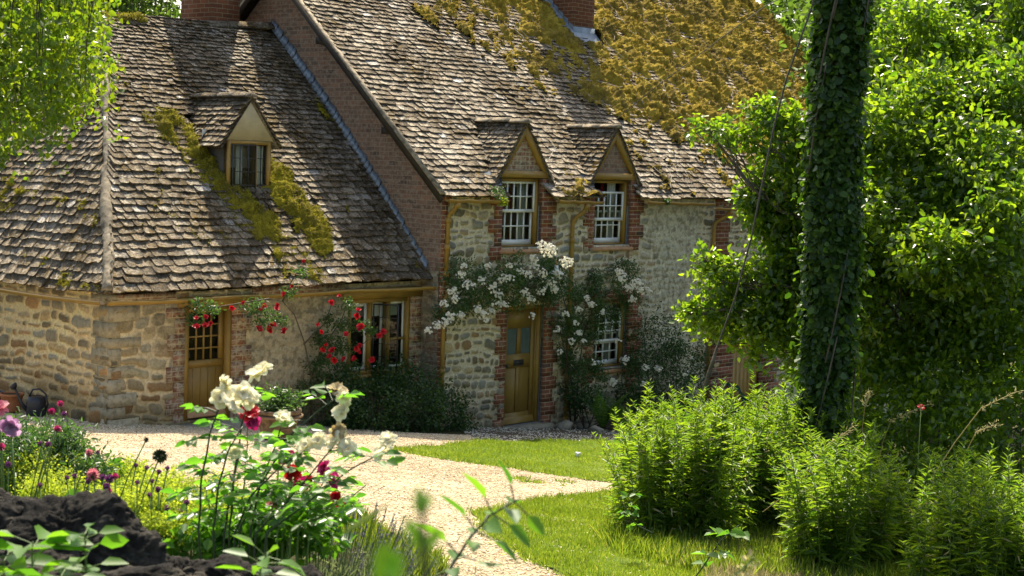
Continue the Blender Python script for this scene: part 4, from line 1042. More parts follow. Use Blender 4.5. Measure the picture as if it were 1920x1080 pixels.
drive_px = [(-160, 742), (205, 775), (420, 778), (640, 802), (880, 815), (898, 827), (830, 835), (742, 844), (800, 856), (880, 868), (1000, 884), (1100, 898), (1180, 906), (1300, 912), (1300, 922), (1170, 920), (1080, 929), (1000, 939), (930, 950), (885, 958), (902, 985), (932, 1012), (978, 1040), (1030, 1066), (1100, 1100), (840, 1100), (750, 1035), (650, 975), (480, 930), (300, 900), (130, 870), (-160, 800)]
up_px = [(898, 827), (1150, 826), (1500, 838), (1500, 905), (1300, 912), (1180, 906), (1100, 898), (1000, 884), (880, 868), (800, 856), (742, 844), (830, 835)]
low_px = [(885, 958), (930, 950), (1000, 939), (1080, 929), (1170, 920), (1300, 922), (1600, 910), (2100, 930), (2100, 1180), (1200, 1180), (1100, 1100), (1030, 1066), (978, 1040), (932, 1012), (902, 985)]
pet_px = [(860, 800), (1180, 785), (1240, 815), (1180, 827), (890, 828)]
P_dr = subdiv_ring(poly_world(drive_px), .15, .12, 5); P_up = subdiv_ring(poly_world(up_px), .15, .12, 5); P_low = subdiv_ring(poly_world(low_px), .15, .12, 5); P_pt = subdiv_ring(poly_world(pet_px), .3, .1, 7)
sheet('gravel_drive', P_dr, .012, M['gravel'], .2, .012, 4); sheet('upper_lawn', P_up, .018, M['lawn'], .2, .02, 5); sheet('lower_lawn', P_low, .018, M['lawn'], .25, .03, 6); sheet('paving', P_pt, .006, M['petal_ground'], .3)
def scatter(P, n, ymin=None):
    lo, hi = P.min(0), P.max(0); out = np.zeros((0, 2))
    while len(out) < n:
        g = lo + rng.uniform(size=(n, 2)) * (hi - lo); g = g[in_poly(g, P)]; out = np.concatenate([out, g])
    return out[:n]
def in_view(xy, zoff=0, m=60):
    z = gz(xy[:, 0], xy[:, 1]) + zoff; q = np.column_stack([xy, z]) - CAM; d = q @ Fv
    px = 960 + FP * (q @ Rv) / d; py = 540 - FP * (q @ Uv) / d
    return (px > -m) & (px < 1920 + m) & (py < 1080 + 3 * m) & (py > -m)
def grass(name, P, n, h, wd, mat, clump_=.0, lean=.35, prob=None, off=.015):
    g = scatter(P, n); g = g[in_view(g)]
    if prob is not None: g = g[rng.uniform(size=len(g)) < prob(g)]
    k = .55 + .9 * fbm(g[:, 0] * 2.5, g[:, 1] * 2.5, 0, 3, 12); hh = h * k * rng.uniform(.5, 1.4, len(g))
    b0 = np.column_stack([g, surf(g[:, 0], g[:, 1], off - .01)]); Dd = rdir(len(g)) * lean; Dd[:, 2] = 1
    V, Q = leaves(b0, Dd, rdir(len(g)), hh, wd, .1, .25, 'lance')
    return tag(mk(name, V, [Q], mat), kind='stuff')
grass('lawn_grass', P_up, 70000, .040, .006, M['grass'])
dist = lambda g: np.clip(1.6 - (g[:, 1] - 9) / 14, .3, 1)
grass('lawn_grass', P_low, 260000, .045, .005, M['grass'], prob=dist)
def strip_edge(name, px, n, h, w_, mat, wd=.006):
    P = subdiv_ring(poly_world(px), .15, .05, 3); return grass(name, P, n, h, wd, mat, lean=.5)
strip_edge('rough_grass', [(1120, 1000), (1300, 985), (1500, 1005), (1650, 1030), (1950, 1060), (1950, 1140), (1300, 1075), (1150, 1040)], 14000, .13, 0, M['grass'], .008)
strip_edge('rough_grass', [(840, 1075), (750, 1030), (640, 965), (560, 940), (540, 1020), (700, 1120)], 14000, .14, 0, M['grass'], .006)
strip_edge('dry_grass', [(1420, 1000), (1560, 990), (1600, 1050), (1500, 1085), (1250, 1065), (1250, 1045)], 5000, .09, 0, M['dry'], .005)
strip_edge('dry_grass', [(1330, 1075), (1480, 1060), (1620, 1090), (1500, 1120), (1330, 1100)], 3500, .08, 0, M['dry'], .005)
# weeds sprouting in the gravel
g = poly_world([(960, 895), (1010, 898), (1080, 905), (1060, 912), (980, 905)]); gg = scatter(g, 900); gg = gg[fbm(gg[:, 0] * 4, gg[:, 1] * 4, 0, 2, 8) > .52]
V, Q = leaves(np.column_stack([gg, surf(gg[:, 0], gg[:, 1], .012)]), rdir(len(gg), 1.0), rdir(len(gg), 1), .05, .012, .2, .3, 'lance'); tag(mk('gravel_weeds', V, [Q], M['grass']), kind='stuff')
# pebbles
def pebbles(name, P, n, s0, s1, mat, off, seed=3):
    g = scatter(P, n); g = g[in_view(g)]; n = len(g); s = rng.uniform(s0, s1, n) * rng.uniform(.5, 1, n)
    o6 = np.array([(1, 0, 0), (0, 1, 0), (-1, 0, 0), (0, -1, 0), (0, 0, .6), (0, 0, -.6)]); c = np.column_stack([g, surf(g[:, 0], g[:, 1], off)])
    V = c[:, None] + o6[None] * s[:, None, None] * rng.uniform(.6, 1.4, (n, 6, 1)); ang = rng.uniform(0, 6.28, n); ca, sa = np.cos(ang), np.sin(ang)
    R_ = V - c[:, None]; V = c[:, None] + np.stack([R_[..., 0] * ca[:, None] - R_[..., 1] * sa[:, None], R_[..., 0] * sa[:, None] + R_[..., 1] * ca[:, None], R_[..., 2]], -1)
    T = np.array([(0, 1, 4), (1, 2, 4), (2, 3, 4), (3, 0, 4), (1, 0, 5), (2, 1, 5), (3, 2, 5), (0, 3, 5)]); F_ = (np.arange(n)[:, None, None] * 6 + T[None]).reshape(-1, 3)
    return tag(mk(name, V.reshape(-1, 3), [F_], mat), kind='stuff')
pebbles('gravel_stones', P_dr, 90000, .006, .018, M['pebble'], .014)
# fallen petals and clippings in front of the ochre door
gg = scatter(P_pt, 5200); gg = gg[fbm(gg[:, 0] * 1.6, gg[:, 1] * 1.6, 0, 3, 31) + rng.uniform(-.15, .15, len(gg)) > .44]
V, Q = leaves(np.column_stack([gg, surf(gg[:, 0], gg[:, 1], .012)]), rdir(len(gg)) * (1, 1, .15), rdir(len(gg), 3), .026, .022, .2, .1, 'round'); tag(mk('fallen_petals', V, [Q], M['petal_white']), kind='stuff')
gg = scatter(P_dr, 1500); gg = gg[in_view(gg)]; gg = gg[fbm(gg[:, 0] * 1.1, gg[:, 1] * 1.1, 0, 3, 17) + rng.uniform(-.12, .12, len(gg)) > .5]
V, Q = leaves(np.column_stack([gg, surf(gg[:, 0], gg[:, 1], .02)]), rdir(len(gg)) * (1, 1, .2), rdir(len(gg), 2), rng.uniform(.015, .045, len(gg)), .014, .3, .2); tag(mk('fallen_leaves', V, [Q], M['dry_brown']), kind='stuff')
# ragged edge: tufts of grass creeping over the gravel, stones kicked into the turf
for PL in (P_up, P_low):
    seg = PL[rng.integers(0, len(PL), 5200)] + rng.normal(size=(5200, 2)) * .045; seg = seg[in_view(seg)]; seg = seg[fbm(seg[:, 0] * 2.3, seg[:, 1] * 2.3, 0, 3, 19) > .44]
    V, Q = leaves(np.column_stack([seg, surf(seg[:, 0], seg[:, 1], .008)]), rdir(len(seg)) * (.8, .8, .3) + (0, 0, .7), rdir(len(seg)), rng.uniform(.03, .085, len(seg)), .007, .1, .4, 'lance'); tag(mk('edge_grass', V, [Q], M['grass']), kind='stuff')
pebbles('gravel_stones', P_low, 5000, .008, .02, M['pebble'], .02)
# ---- flowers
def rosette(c, r, mats_, npet=14, open_=.9, face=None, layers=3, cup=.6):
    """petals as small curved patches around an axis; returns verts, quads"""
    face = unit(np.array(face if face is not None else (0, -.6, .8), float)); a = np.cross(face, (1, .2, 0)); a = unit(a); b_ = np.cross(face, a); VV = []; QQ = []; off = 0; G = 4
    for L_ in range(layers):
        f = (L_ + 1) / layers; k = max(4, int(npet * f))
        tilt = math.radians(18 + 62 * f * open_)
        for i in range(k):
            g = 2 * math.pi * (i + rng.uniform(-.3, .3)) / k + L_ * .7; rad = math.cos(g) * a + math.sin(g) * b_; tan = np.cross(face, rad); tl = tilt + rng.normal() * .14; ln = r * (.55 + .5 * f) * rng.uniform(.85, 1.15); wd = ln * rng.uniform(.75, 1.0)
            for u in range(G):
                for v in range(G):
                    uu = u / (G - 1); vv = v / (G - 1) * 2 - 1; w_ = wd * .5 * math.sin(math.pi * (.18 + .72 * uu)) ** .7
                    t2 = tl * (.55 + .6 * uu); rr = ln * uu
                    p = c + rad * rr * math.sin(t2) + face * (rr * math.cos(t2) + cup * .25 * ln * vv * vv * (1 - .4 * uu)) + tan * vv * w_ + (rng.normal(size=3) * r * .020 if u else 0)
                    VV.append(p)
            for u in range(G - 1):
                for v in range(G - 1): QQ.append((off + u * G + v, off + u * G + v + 1, off + (u + 1) * G + v + 1, off + (u + 1) * G + v))
            off += G * G
    return np.array(VV), np.array(QQ)
def bloom(name, c, r, mat, parent, **k):
    V, Q = rosette(np.asarray(c, float), r, None, **k); return mkw(name, V, [Q], mat, parent, True)
def small_roses(name, C, n_each, rc, rf, mat, parent, up=.3):
    """a truss of many small single flowers"""
    n = n_each; d = rdir(n, .2) * (rng.uniform(size=(n, 1)) ** .4) * rc * np.array([1, 1, .85]); c = np.asarray(C) + d
    f = unit(d + rdir(n) * rc * .5 + np.array([0, -rc * .7, rc * .4])); a = unit(np.cross(f, rdir(n))); b_ = np.cross(f, a); VV = []; QQ = []
    for k in range(5):
        g = 2 * math.pi * k / 5; Dd = a * math.cos(g) + b_ * math.sin(g) + f * .25; V, Q = leaves(c, Dd, f, rf * rng.uniform(.8, 1.2, n), rf * .95, .3, .0, 'round'); QQ.append(Q + sum(len(x) for x in VV)); VV.append(V)
    return mkw(name, np.concatenate(VV), [np.concatenate(QQ)], mat, parent)
def H(px, py, y): return loc2w(wall_pt(px, py, y))[0] if False else (O + wall_pt(px, py, y)[0] * Dv - y * Nv + wall_pt(px, py, y)[2] * Zv)
def gpt(px, py): return ghit(px, py)
# ---- white rambling rose over the ochre door
base = H(1075, 780, -.25); ramb = empty('rambling_rose', base, 'white rambling rose with clustered small flowers, trained over the ochre front door', 'climbing rose')
fol = [(870, 515, .42, .30), (930, 520, .42, .30), (990, 510, .45, .33), (1010, 555, .42, .22), (950, 560, .42, .20), (890, 565, .40, .22), (845, 585, .32, .20), (1050, 545, .42, .24), (1045, 500, .3, .2), (1100, 560, .38, .3), (1095, 620, .36, .35), (1075, 660, .3, .35), (1130, 530, .35, .28), (1170, 510, .32, .25), (1185, 560, .3, .2), (1140, 590, .3, .2), (1080, 730, .25, .35), (1190, 680, .3, .22), (1110, 700, .25, .3), (1060, 600, .25, .3)]
PP = []
for px, py, rx, rz in fol:
    c = H(px, py, -.24); cc = blob(c, (rx * 1.05, rx * .55, rz * 1.05), int(90 * rx * rz / .1), .2, 3.0, .42, int(px)); PP.append(cc)
PP = np.concatenate(PP); P_, d_ = clumps(PP, .09, 11); lv('foliage', P_, .045, .026, M['leaf_rambler'], ramb, .5, .1, d_ * .8)
b = MB()
for pts in ([(1078, 790), (1070, 700), (1050, 620), (1020, 560), (960, 530), (880, 520)], [(1078, 790), (1085, 700), (1095, 620), (1120, 560), (1180, 530)], [(1070, 790), (1062, 680), (1068, 600), (1045, 520), (1035, 480)], [(880, 530), (850, 570), (815, 615)], [(1095, 700), (1150, 690), (1220, 690)]):
    P3 = [H(px, py, -.14 - .05 * i) for i, (px, py) in enumerate(pts)]; b.tube(P3, np.linspace(.016, .006, len(P3)), 5)
bw(b, 'stem', M['bark'], ramb)
tr = [(865, 515, 1), (880, 535, 1.2), (905, 525, 1), (925, 540, 1.2), (945, 522, 1.1), (935, 555, 1), (958, 520, .8), (990, 515, 1), (1002, 500, .9), (1018, 512, 1), (1030, 470, 1.7), (1015, 460, 1.1), (1062, 492, 1.5), (1030, 530, 1.3), (1015, 545, 1), (1040, 545, 1), (985, 548, 1), (995, 562, 1), (945, 572, 1), (930, 570, .8), (905, 590, 1.1), (895, 580, .9), (920, 585, .9), (850, 545, 1), (855, 560, .9), (833, 570, .8), (835, 605, 1.2), (845, 592, 1), (820, 610, 1), (803, 620, .9), (865, 590, .9), (912, 600, .7), (998, 592, .8), (1000, 485, 1), (975, 510, .9), (1045, 515, 1), (1165, 520, 1.3), (1180, 540, 1.1), (1160, 510, .9), (1195, 530, 1.3), (1200, 545, 1), (1215, 545, .9), (1185, 560, 1), (1235, 548, .5), (1110, 572, 1), (1100, 560, .8), (1085, 580, .8), (1060, 590, .8), (1070, 640, .8), (1045, 618, .8), (1085, 625, .9), (1050, 660, .7), (1172, 675, 1.1), (1150, 716, 1.1), (1112, 680, .7), (1208, 688, .7), (1232, 690, .8), (1130, 585, .7), (1080, 605, .7), (1093, 640, .7), (870, 500, .7), (915, 498, .7), (955, 498, .7)]
for i, (px, py, s) in enumerate(tr):
    out_ = -.95 if (py < 500 and px > 1010) else (-.75 if px > 1150 and py < 560 else -.52)
    small_roses('flower_truss', H(px, py, out_ - .10 * rng.uniform()), int(26 * s * s), .085 * s, .021, M['petal_white'], ramb)
# ---- shrub roses and dark planting right of the door
def shrub(name, spec, label, cat, mat, leaf=(.05, .03), per=12, cr=.10, group=None, dens=1.0, extra=None, droop=.1, up=.6, gap=.44, stem=True):
    """spec: list of (centre, radii)"""
    lo = min(spec, key=lambda s: s[0][2] - s[1][2]); c0 = spec[0][0]; base = (c0[0], c0[1], float(gz(c0[0], c0[1]))); e = empty(name, base, label, cat, group)
    CC = [blob(c, r, int(dens * 40 * (r[0] * r[1] * r[2]) ** (2 / 3) / cr ** 2 * .12), .3, 1.6 / max(r), gap, int(abs(c[0]) * 37) % 97 + 2) for c, r in spec]
    CC = np.concatenate(CC); P_, d_ = clumps(CC, cr, per); lv('foliage', P_, leaf[0], leaf[1], mat, e, up, droop, d_ * .8)
    if stem:
        b = MB()
        for i in range(0, len(CC), max(1, len(CC) // 16)):
            p = CC[i]; q0 = np.array(base) + rng.normal(size=3) * (.06, .06, 0); mid = (q0 + p) / 2 + rng.normal(size=3) * .06; b.tube([q0, mid, p], [.014, .009, .004], 5)
        bw(b, 'stem', M['bark'], e)
    return e
def HH(px, py, y, r): return (H(px, py, y), r)
shrub('shrub', [HH(700, 765, -.20, (.62, .5, .62)), HH(770, 750, -.35, (.62, .5, .62)), HH(830, 775, -.3, (.5, .45, .48)), HH(640, 775, -.1, (.45, .4, .5)), HH(870, 805, -.3, (.28, .3, .22)), HH(740, 700, .0, (.42, .3, .3)), HH(655, 720, .0, (.35, .3, .3))], 'dense dark green shrub mounded under the wing window', 'shrub', M['leaf_bush'], (.045, .03), 13, .10, dens=1.5)
e = shrub('shrub', [HH(1230, 640, -.35, (.6, .5, .65)), HH(1280, 680, -.5, (.55, .5, .6)), HH(1200, 720, -.5, (.5, .5, .45)), HH(1260, 740, -.6, (.7, .5, .45))], 'dark wall shrub with a few white flowers right of the lower sash window', 'shrub', M['leaf_bush'], (.05, .03), 12, .11, dens=1.1)
for px, py in ((1237, 692), (1213, 690), (1285, 700), (1208, 720), (1160, 640)): small_roses('flower_truss', H(px, py, -.95), 12, .07, .02, M['petal_white'], e)
shrub('shrub', [HH(1100, 755, -.35, (.35, .4, .35)), HH(1200, 770, -.6, (.5, .5, .32)), HH(1290, 780, -.7, (.6, .5, .35))], 'low dark plants in the bed right of the front door', 'shrub', M['leaf_bush'], (.06, .035), 12, .11, dens=1.0)
def fern(base, n, L_, label, mat, name='fern', grp=None, wd=.16):
    e = empty(name, base, label, 'fern', grp); base = np.array(base)
    for i in range(n):
        a = rng.uniform(0, 6.28); hgt = rng.uniform(.75, 1.1) * L_; V0 = []; D0 = []; N0 = []; W0 = []
        out = np.array([math.cos(a), math.sin(a), 0]); k = 22; pr = base
        pts = [base + out * L_ * .55 * t ** 1.4 + np.array([0, 0, hgt * (t * 1.25 - .45 * t * t)]) for t in np.linspace(0, 1, k)]
        s = unit(np.cross(out, (0, 0, 1)))
        for j in range(2, k - 1):
            f = j / k; w_ = wd * L_ * math.sin(math.pi * f ** .8) * .9 + .01; ax = unit(pts[j + 1] - pts[j])
            for sg in (-1, 1): V0.append(pts[j]); D0.append(s * sg + ax * .35); N0.append(np.cross(s, ax)); W0.append(w_)
        V, Q = leaves(np.array(V0), np.array(D0), np.array(N0), np.array(W0), L_ * .035, .1, .2, 'lance'); mkw('frond', V, [Q], mat, e)
    return e
p = H(1130, 778, -.75); p[2] = float(gz(p[0], p[1])); fern(p, 13, .85, 'green fern arching from the shaded bed below the lower sash window', M['leaf_fern'])
p = H(1165, 790, -.95); p[2] = float(gz(p[0], p[1])); fern(p, 10, .6, 'smaller fern beside the bright perennial clump at the edge of the wall bed', M['leaf_fern'])
# blue-grey leafy plant by the side door
p = H(1370, 745, -.9); e = empty('hosta', (p[0], p[1], float(gz(p[0], p[1]))), 'blue green broad leaved plant before the brown side door', 'plant')
k = 60; a = rng.uniform(0, 6.28, k); f = rng.uniform(.2, 1, k); Pb = np.array(e.location)[None] + np.stack([np.cos(a) * .35 * f, np.sin(a) * .3 * f, .25 + .75 * rng.uniform(size=k) * (1.2 - f)], 1)
V, Q = leaves(Pb, np.stack([np.cos(a), np.sin(a), .2 - f * .6], 1), rdir(k, 2), .24, .15, .3, .35, 'oval'); mkw('foliage', V, [Q], M['leaf_hosta'], e)
b = MB(); [b.tube([np.array(e.location), Pb[i] * .5 + np.array(e.location) * .5, Pb[i]], .005, 4) for i in range(0, k, 3)]; bw(b, 'stem', M['stem'], e)
for px, py, rr, mt, lb in ((932, 362, .16, 'leaf_rambler', 'green weed rooted in the eaves beside the left sash dormer'), (943, 378, .09, 'leaf_lime', 'yellow stonecrop hanging from the gutter end at the left sash dormer'), (1250, 378, .07, 'leaf_rambler', 'small fern like weed hanging from the gutter right of the dormers')):
    c = H(px, py, -.30); e = empty('wall_weed', c, lb, 'weed'); P_ = c + np.clip(rng.normal(size=(260, 3)), -1.6, 1.6) * rr * .5 * (1, .7, .8); lv('foliage', P_, .035, .018, M[mt], e, .5, .3)
# ---- red climbing rose on the wing
base = H(580, 800, CY - .25); red = empty('climbing_rose', (base[0], base[1], float(gz(base[0], base[1]))), 'red climbing rose with arching stems and dark leaves on the wing wall', 'climbing rose')
stems = [[(585, 800, .2), (583, 700, .18), (570, 640, .25), (552, 590, .4), (530, 565, .55), (505, 560, .62)], [(585, 800, .15), (580, 720, .15), (600, 660, .2), (640, 600, .35), (655, 560, .45)], [(590, 800, .2), (620, 730, .25), (660, 660, .4), (700, 630, .6)], [(530, 565, .55), (545, 530, .6), (570, 488, .65)], [(505, 560, .6), (455, 568, .6), (410, 575, .55), (370, 585, .5)], [(570, 645, .2), (610, 605, .2), (622, 570, .25)]]
b = MB()
for s in stems:
    P3 = [H(px, py, CY - y) for px, py, y in s]; b.tube(P3, np.linspace(.014, .005, len(P3)), 5)
bw(b, 'stem', M['bark'], red)
fol = [(375, 575, .5, .20, .13), (365, 595, .45, .12, .10), (400, 582, .5, .15, .08), (470, 575, .6, .18, .08), (500, 580, .62, .20, .13), (525, 600, .62, .16, .09), (545, 545, .62, .12, .10), (565, 510, .65, .10, .08), (490, 600, .62, .14, .07), (650, 575, .45, .14, .12), (645, 610, .45, .16, .12), (680, 610, .62, .22, .09), (700, 620, .66, .14, .07), (640, 650, .35, .25, .2), (605, 640, .25, .2, .2), (595, 680, .25, .22, .22), (650, 690, .35, .25, .15), (620, 600, .25, .12, .08), (570, 740, .25, .15, .25), (610, 720, .25, .25, .2)]
CC = np.concatenate([blob(H(px, py, CY - y), (rx, .13, rz), int(950 * rx * rz) + 8, .1, 5, .48, int(px)) for px, py, y, rx, rz in fol]); P_, d_ = clumps(CC, .055, 9); lv('foliage', P_, .042, .024, M['leaf_rambler'], red, .5, .1, d_ * .8)
for px, py, s in [(570, 490, .7), (548, 537, .9), (533, 552, 1), (521, 573, .9), (519, 580, 1), (495, 573, .8), (490, 579, .7), (435, 577, .9), (456, 568, .7), (368, 597, .8), (369, 613, 1.2), (385, 611, 1.1), (395, 608, 1), (386, 594, .8), (485, 617, 1.2), (508, 617, 1.4), (512, 610, 1.2), (533, 621, 1.2), (621, 567, 1), (596, 609, .8), (604, 622, .8), (611, 646, .7), (623, 657, 1.3), (627, 675, 1.2), (645, 674, 1), (636, 555, .8), (672, 582, 1), (670, 592, 1.1), (676, 614, 1.5), (711, 629, 1.1), (719, 622, 1.1), (668, 653, 1.2), (674, 648, 1), (664, 672, 1), (697, 675, 1.2), (675, 660, .8), (648, 626, .9), (606, 655, 1), (618, 668, 1)]:
    bloom('bloom', H(px, py, CY - .70 if px < 730 else CY - .6), .043 * s, M['petal_red'], red, npet=10, open_=.75, layers=3, face=rdir(1, .5)[0] * .6 + np.array([0, -.8, .2]))
# ---- pots, watering can
def plantpot(name, c, r, h, mat, label, cat, plant=None, rim=.03):
    e = empty(name, c, label, cat); b = MB(); k = 32
    prof = [(r * .62, 0), (r * .70, h * .08), (r * .84, h * .5), (r * .94, h * .86), (r * 1.02, h * .87), (r * 1.04, h * .93), (r * 1.02, h), (r * .93, h), (r * .9, h * .9), (r * .1, h * .9)]
    b.lathe(prof, c, k); bw(b, 'pot', mat, e, True); b = MB(); b.lathe([(r * .9, h * .90 + .004), (r * .5, h * .93), (.01, h * .94)], c, 20); bw(b, 'soil', M['soil'], e); return e
c = H(522, 808, CY - .62); c[2] = float(gz(c[0], c[1])) + .0
c = at(521, 790, 20.9); c[2] = float(gz(c[0], c[1])) ; pl_ = plantpot('planter', c, .30, .40, M['terracotta_old'], 'wide lichened clay planter with leafy plants beside the wing door', 'planter')
b = MB(); b.lathe([(.32, .30), (.335, .31), (.335, .325), (.32, .335)], c, 32); bw(b, 'band', M['terracotta_old'], pl_, True)
CC = blob(c + (0, 0, .50), (.30, .28, .17), 130, .1, 4, .3, 5); P_, d_ = clumps(CC, .07, 10)
pe = empty('potted_plant', c + (0, 0, .37), 'bushy green plant growing in the wide clay planter', 'plant'); lv('foliage', P_, .055, .03, M['leaf_rambler'], pe, .8, 0, d_)
b = MB(); [b.tube([c + (0, 0, .36), p], .004, 4) for p in CC[::12]]; bw(b, 'stem', M['stem'], pe)
c = at(22, 752, 22.3); c[2] = float(gz(c[0], c[1])); plantpot('flowerpot', c, .165, .26, M['terracotta'], 'small bright terracotta flowerpot at the foot of the left side wall', 'flowerpot')
c = at(-12, 750, 22.4); c[2] = float(gz(c[0], c[1])); plantpot('flowerpot', c, .15, .26, M['can'], 'black pot half out of view at the foot of the left side wall', 'flowerpot')
c = at(68, 757, 21.9); c[2] = float(gz(c[0], c[1])); wc = empty('watering_can', c, 'dark watering can with raised round rose standing by the terracotta pot', 'watering can')
b = MB(); b.lathe([(.125, 0), (.135, .02), (.13, .2), (.115, .26), (.10, .27), (.09, .262)], c, 24); bw(b, 'body', M['can'], wc, True)
b = MB(); b.tube([c + (-.11, -.02, .06), c + (-.2, -.03, .17), c + (-.27, -.04, .34), c + (-.285, -.04, .37)], [.032, .022, .016, .016], 10); sp_ = bw(b, 'spout', M['can'], wc, True)
b = MB(); b.tube([c + (-.282, -.04, .36), c + (-.295, -.042, .39), c + (-.31, -.05, .42), c + (-.315, -.05, .425)], [.016, .045, .058, .05], 14); bw(b, 'rose', M['can'], sp_, True)
b = MB(); b.tube([c + (-.10, 0, .26), c + (-.05, 0, .36), c + (.05, 0, .37), c + (.13, 0, .30), c + (.16, 0, .16), c + (.13, 0, .07)], .014, 8); bw(b, 'handle', M['can'], wc, True)
# ---- wall lamp on its bracket
c = H(1043, 512, -.42); lp = empty('wall_lamp', c, 'white enamel shade lamp on a curved bracket among the white roses', 'wall lamp')
b = MB(); b.lathe([(.03, .13), (.035, .06), (.05, .045), (.125, .0), (.135, -.015), (.125, -.02), (.04, .03), (.01, .03)], c, 24); bw(b, 'lamp_shade', M['lamp_enamel'], lp, True)
b = MB(); b.lathe([(.012, .03), (.03, .0), (.03, -.045), (.01, -.06)], c, 14); bw(b, 'bulb', M['lamp_enamel'], lp, True)
wl = lambda dx, y, dz: c + Dv * dx - Nv * y + Zv * dz
b = MB(); b.tube([wl(0, 0, .12), wl(0, .02, .22), wl(-.05, .12, .27), wl(-.12, .26, .22), wl(-.2, .40, .20)], .012, 8); bw(b, 'bracket', M['ochre'], lp, True)
# ---- loose stones by the bed
def rock(name, c, r, seed, mat, label=None, cat='stone', sub=4, amp=.35, group=None, parent=None):
    import bmesh
    bm = bmesh.new(); bmesh.ops.create_icosphere(bm, subdivisions=sub, radius=1); V = np.array([v.co[:] for v in bm.verts]); F_ = np.array([[v.index for v in f.verts] for f in bm.faces]); bm.free()
    f = lambda s, k, o=4: fbm(V[:, 0] * s + seed * 1.7, V[:, 1] * s + seed, V[:, 2] * s + seed * .3, o, seed + k)
    g = np.random.default_rng(seed); rad = np.ones(len(V))
    for _ in range(9):                         # fracture planes
        n_ = unit(g.normal(size=3)); d_ = V @ n_; lim = g.uniform(.55, .9); rad = np.minimum(rad, np.where(d_ > .05, lim / np.maximum(d_, .05), 9))
    rid = 1 - np.abs(f(2.4, 1) - .5) * 4; rid2 = 1 - np.abs(f(5.5, 2) - .5) * 4
    rad = rad * (1 + amp * .7 * (f(1.3, 0) - .5) * 2) - amp * .34 * np.clip(rid, 0, 1) - amp * .17 * np.clip(rid2, 0, 1) + amp * .35 * (f(8, 3) - .5) + amp * .20 * (f(22, 4, 3) - .5)
    V = V * rad[:, None] * np.array(r) * 1.18; o = mk(name, V, [F_], mat, None, True); o.location = tuple(float(x) for x in c); return tag(o, label, cat, group)
for i, (px, py, r, lb) in enumerate([(1058, 797, (.16, .12, .10), 'pale rounded stone on the ground beside the ochre downpipe foot'), (1100, 797, (.20, .13, .09), 'flat brown stone lying in the bed behind the lawn'), (1118, 803, (.13, .1, .08), 'smallest of the loose stones, at the right end behind the lawn'), (1098, 786, (.13, .1, .06), 'thin stone slab resting on the flat brown stone')]):
    p = ghit(px, py + 6) if i != 3 else ghit(1100, 803) + (0, 0, .16); rock('stone', p + (0, 0, r[2] * .5 if i != 3 else 0), r, 11 + i, M['stone_step'], lb, 'stone', 3, .25)
p = ghit(1083, 858); o = rock('puffball', p + (0, 0, .045), (.045, .045, .04), 77, M['lamp_enamel'], 'small round white ball lying on the upper lawn', 'ball', 3, .04)
# ---- ivy-clad pole with its stay wire and service cable
TY = 14.6
P0 = at(1535, 740, TY); P1 = at(1592, -80, TY); base = P0 + (P0 - P1) * .35; base[2] = float(gz(base[0], base[1])) - .05
iv = empty('ivy_clad_tree', base, 'tall straight trunk wrapped in dark ivy in front of the bright tree', 'tree')
top = P1 + (P1 - P0) * .4; n = 24; tt = np.linspace(0, 1, n); pth = base[None] * (1 - tt[:, None]) + top[None] * tt[:, None] + np.stack([.05 * np.sin(tt * 7), .05 * np.cos(tt * 5), 0 * tt], 1)
b = MB(); b.tube(pth, .13 - .03 * tt, 12); bw(b, 'trunk', M['bark'], iv, True)
k = 21000; t = rng.uniform(0, 1, k); a = rng.uniform(0, 6.28, k); hgt = t * (top[2] - base[2]); lump = fbm(np.cos(a) * 1.4 + 5, t * 16, np.sin(a) * 1.4 + 5, 4, 5); rad = .07 + .15 * lump + .11 * (fbm(t * 7, np.cos(a) * .8 + 3, np.sin(a) * .8, 3, 51) - .35) + .05 * sm(1.5, 0, hgt) + rng.uniform(0, .07, k) + (rng.uniform(size=k) < .05) * rng.uniform(0, .12, k)
c = np.stack([np.interp(t, tt, pth[:, i]) for i in range(3)], 1); o_ = np.stack([np.cos(a), np.sin(a), 0 * a], 1); P_ = c + o_ * rad[:, None]
Dd = o_ * .5 + rdir(k) * .8; Dd[:, 2] -= .7; sz_ = rng.uniform(.03, .085, k); V, Q = leaves(P_, Dd, o_ + rdir(k) * .6 + (0, 0, .4), sz_, sz_ * rng.uniform(.75, 1.0, k), .15, .12, 'round'); mkw('ivy', V, [Q], M['leaf_ivy'], iv)
b = MB()
for i in range(10):
    t0 = rng.uniform(0, .7); a = rng.uniform(3.3, 6.0); P3 = [np.array([np.interp(t0 + j * .03, tt, pth[:, q_]) for q_ in range(3)]) + .27 * np.array([math.cos(a + j * .12), math.sin(a + j * .12), 0]) for j in range(6)]; b.tube(P3, .008, 5)
bw(b, 'ivy_stem', M['bark'], iv)
def wire(name, pts, r, label, mat=M['cable']):
    pts = [np.asarray(p, float) for p in pts]; o = MB(); e = np.mean(pts, 0); o.tube(pts, r, 6); x = mk(name, np.concatenate(o.v) - e, list(o.p.values()), mat); x.location = tuple(e); return tag(x, label, 'cable')
def smoothpts(ctrl, n=40):
    ctrl = np.array(ctrl, float); t = np.linspace(0, len(ctrl) - 1, n); out = []
    for i in range(3): out.append(np.interp(t, np.arange(len(ctrl)), ctrl[:, i]))
    return np.stack(out, 1)
wp = [(1532, -60, 14.4), (1525, 5, 14.4), (1500, 75, 14.45), (1474, 150, 14.5), (1452, 235, 14.55), (1432, 330, 14.6), (1410, 440, 14.7), (1378, 560, 14.8), (1345, 650, 14.9), (1328, 705, 15.0), (1316, 745, 15.0)]
W3 = [at(*q_) for q_ in wp]; wire('stay_wire', W3, .009, 'taut stay wire slanting down beside the ivy trunk')
